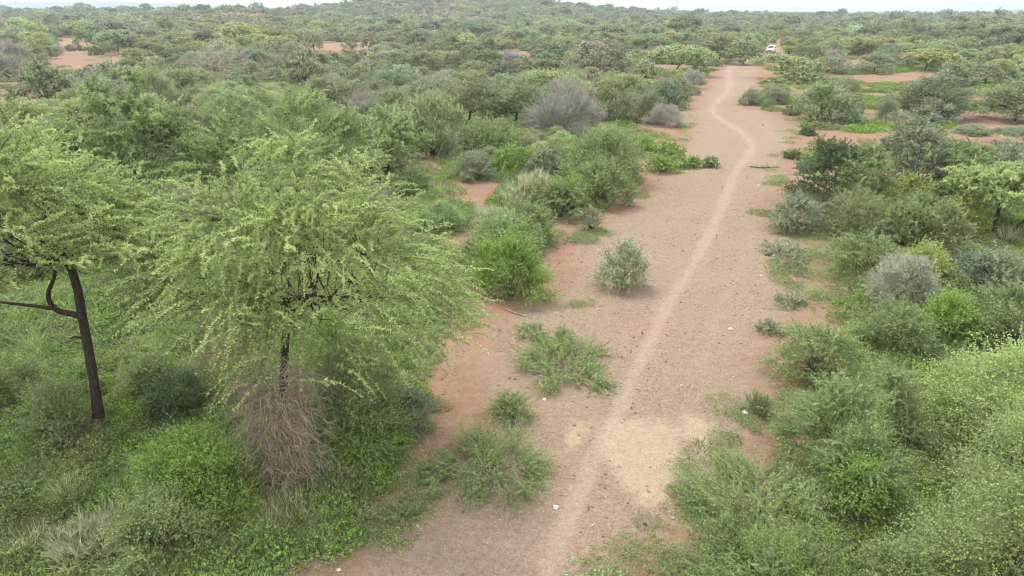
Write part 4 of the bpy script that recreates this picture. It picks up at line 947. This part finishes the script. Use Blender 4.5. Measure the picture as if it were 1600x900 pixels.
# ------------------------------------------------------------------ the white car on the far road
def build_car():
    import bmesh
    g = ground_at(1204, 84.5); z0 = float(hz(g[0], g[1]))
    paint = simple_mat('white_paint', (.74, .75, .76), (.80, .80, .80), 3, .3, 0, .5); glass = simple_mat('car_glass', (.015, .02, .025), (.03, .035, .04), 3, .08, 0, .6)
    black = simple_mat('black_rubber', (.015, .015, .015), (.03, .03, .03), 9, .8, .1); chrome = simple_mat('alloy', (.45, .45, .46), (.6, .6, .6), 9, .35, 0, .5, metallic=.8)
    lampm = simple_mat('lamp_lens', (.6, .62, .65), (.8, .8, .82), 9, .15, 0, .6)
    root = bpy.data.objects.new('car', None); S.collection.objects.link(root); root.location = (g[0], g[1], z0); root.rotation_euler = (0, 0, math.radians(-28))
    tag(root, 'white estate car parked on the far dirt road', 'car')
    def loft(secs):   # sections: (x, half width, z low, z high, top half width)
        V, Fq = [], []
        for x, w, zl, zh, wt in secs:
            V += [(-w * .96, x, zl), (-w, x, zl + (zh - zl) * .45), (-wt, x, zh), (wt, x, zh), (w, x, zl + (zh - zl) * .45), (w * .96, x, zl)]
        for i in range(len(secs) - 1):
            for j in range(6): a = i * 6 + j; b = i * 6 + (j + 1) % 6; Fq.append((a, b, b + 6, a + 6))
        caps = [tuple(range(5, -1, -1)), tuple(range((len(secs) - 1) * 6, len(secs) * 6))]
        me = bpy.data.meshes.new('shell'); me.from_pydata(V, [], Fq + caps); me.update(); return me
    def part(nm, me, m, par=root, bev=0):
        me.materials.append(m); o = obj(nm, me, par)
        if bev: b = o.modifiers.new('bevel', 'BEVEL'); b.width = bev; b.segments = 2
        return o
    def box(x0, x1, y0, y1, a0, a1):
        me = bpy.data.meshes.new('box'); v = [(x, y, z) for x in (x0, x1) for y in (y0, y1) for z in (a0, a1)]
        me.from_pydata(v, [], [(0, 1, 3, 2), (4, 6, 7, 5), (0, 4, 5, 1), (2, 3, 7, 6), (0, 2, 6, 4), (1, 5, 7, 3)]); me.update(); return me
    # nose points to -y
    part('body', loft([(-2.2, .74, .38, .72, .62), (-2.05, .84, .28, .84, .74), (-1.0, .88, .26, 1.0, .80), (.4, .88, .26, 1.02, .82), (1.9, .87, .28, 1.04, .80), (2.2, .80, .38, 1.0, .74)]), paint, bev=.05)
    cab = part('cabin', loft([(-1.05, .79, .98, 1.02, .74), (-.35, .78, .98, 1.55, .60), (.4, .78, .98, 1.62, .62), (1.6, .77, .98, 1.58, .60), (2.1, .74, .98, 1.1, .68)]), paint, bev=.04)
    def pane(nm, pts):
        me = bpy.data.meshes.new(nm); me.from_pydata(pts, [], [tuple(range(len(pts)))]); me.update(); o = part(nm, me, glass, cab); s = o.modifiers.new('thickness', 'SOLIDIFY'); s.thickness = .02; s.offset = 1; return o
    pane('windscreen', [(-.68, -1.0, 1.06), (.68, -1.0, 1.06), (.54, -.40, 1.53), (-.54, -.40, 1.53)])
    pane('rear_window', [(.62, 2.08, 1.14), (-.62, 2.08, 1.14), (-.54, 1.68, 1.54), (.54, 1.68, 1.54)])
    for s in (-1, 1):
        for y0, y1, t0, t1 in ((-.72, .22, -.28, .22), (.30, 1.05, .30, 1.02), (1.12, 1.85, 1.10, 1.55)):
            p_ = [(s * .80, y0, 1.08), (s * .80, y1, 1.08), (s * .655, t1, 1.50), (s * .655, t0, 1.50)]
            pane('side_window', p_ if s > 0 else p_[::-1])
        part('headlight', box(s * .46, s * .74, -2.2, -2.08, .60, .74), lampm); part('tail_light', box(s * .60, s * .80, 2.14, 2.215, .72, .95), simple_mat('red_lens', (.3, .02, .02), (.4, .03, .03), 5, .3, 0))
        part('wing_mirror', box(s * .86, s * 1.02, -.78, -.66, 1.0, 1.14), black)
    part('grille', box(-.44, .44, -2.215, -2.1, .50, .68), black); part('front_bumper', box(-.80, .80, -2.25, -2.06, .26, .42), black)
    for sx in (-1, 1):
        for y in (-1.35, 1.35):
            a = np.linspace(0, 2 * math.pi, 19)[:-1]
            def disc(r, xa, xb):
                V = [(xa, y + r * math.cos(t), .33 + r * math.sin(t)) for t in a] + [(xb, y + r * math.cos(t), .33 + r * math.sin(t)) for t in a]; k = len(a)
                me = bpy.data.meshes.new('disc'); me.from_pydata(V, [], [(i, (i + 1) % k, k + (i + 1) % k, k + i) for i in range(k)] + [tuple(range(k))[::-1], tuple(range(k, 2 * k))]); me.update(); return me
            w_ = part('wheel', disc(.33, sx * .66, sx * .885), black); part('rim', disc(.21, sx * .80, sx * .90), chrome, w_)
build_car()

# ------------------------------------------------------------------ the air
def build_haze():
    m, N, L = mat('haze'); v = N('ShaderNodeVolumePrincipled'); v.inputs['Color'].default_value = (.66, .76, .90, 1); v.inputs['Density'].default_value = HAZE
    v.inputs['Anisotropy'].default_value = .2; o = N('ShaderNodeOutputMaterial'); L(v.outputs[0], o.inputs['Volume'])
    me = bpy.data.meshes.new('haze'); x, z0, z1 = 11500, -16, 150
    me.from_pydata([(a, b, c) for a in (-x, x) for b in (-x, x) for c in (z0, z1)], [], [(0, 1, 3, 2), (4, 6, 7, 5), (0, 4, 5, 1), (2, 3, 7, 6), (0, 2, 6, 4), (1, 5, 7, 3)])
    me.materials.append(m); o = obj('haze', me); o['kind'] = 'stuff'; o['label'] = 'thin pale air fading the far hills'; o['category'] = 'haze'
HAZE = 2.8e-4
build_haze()
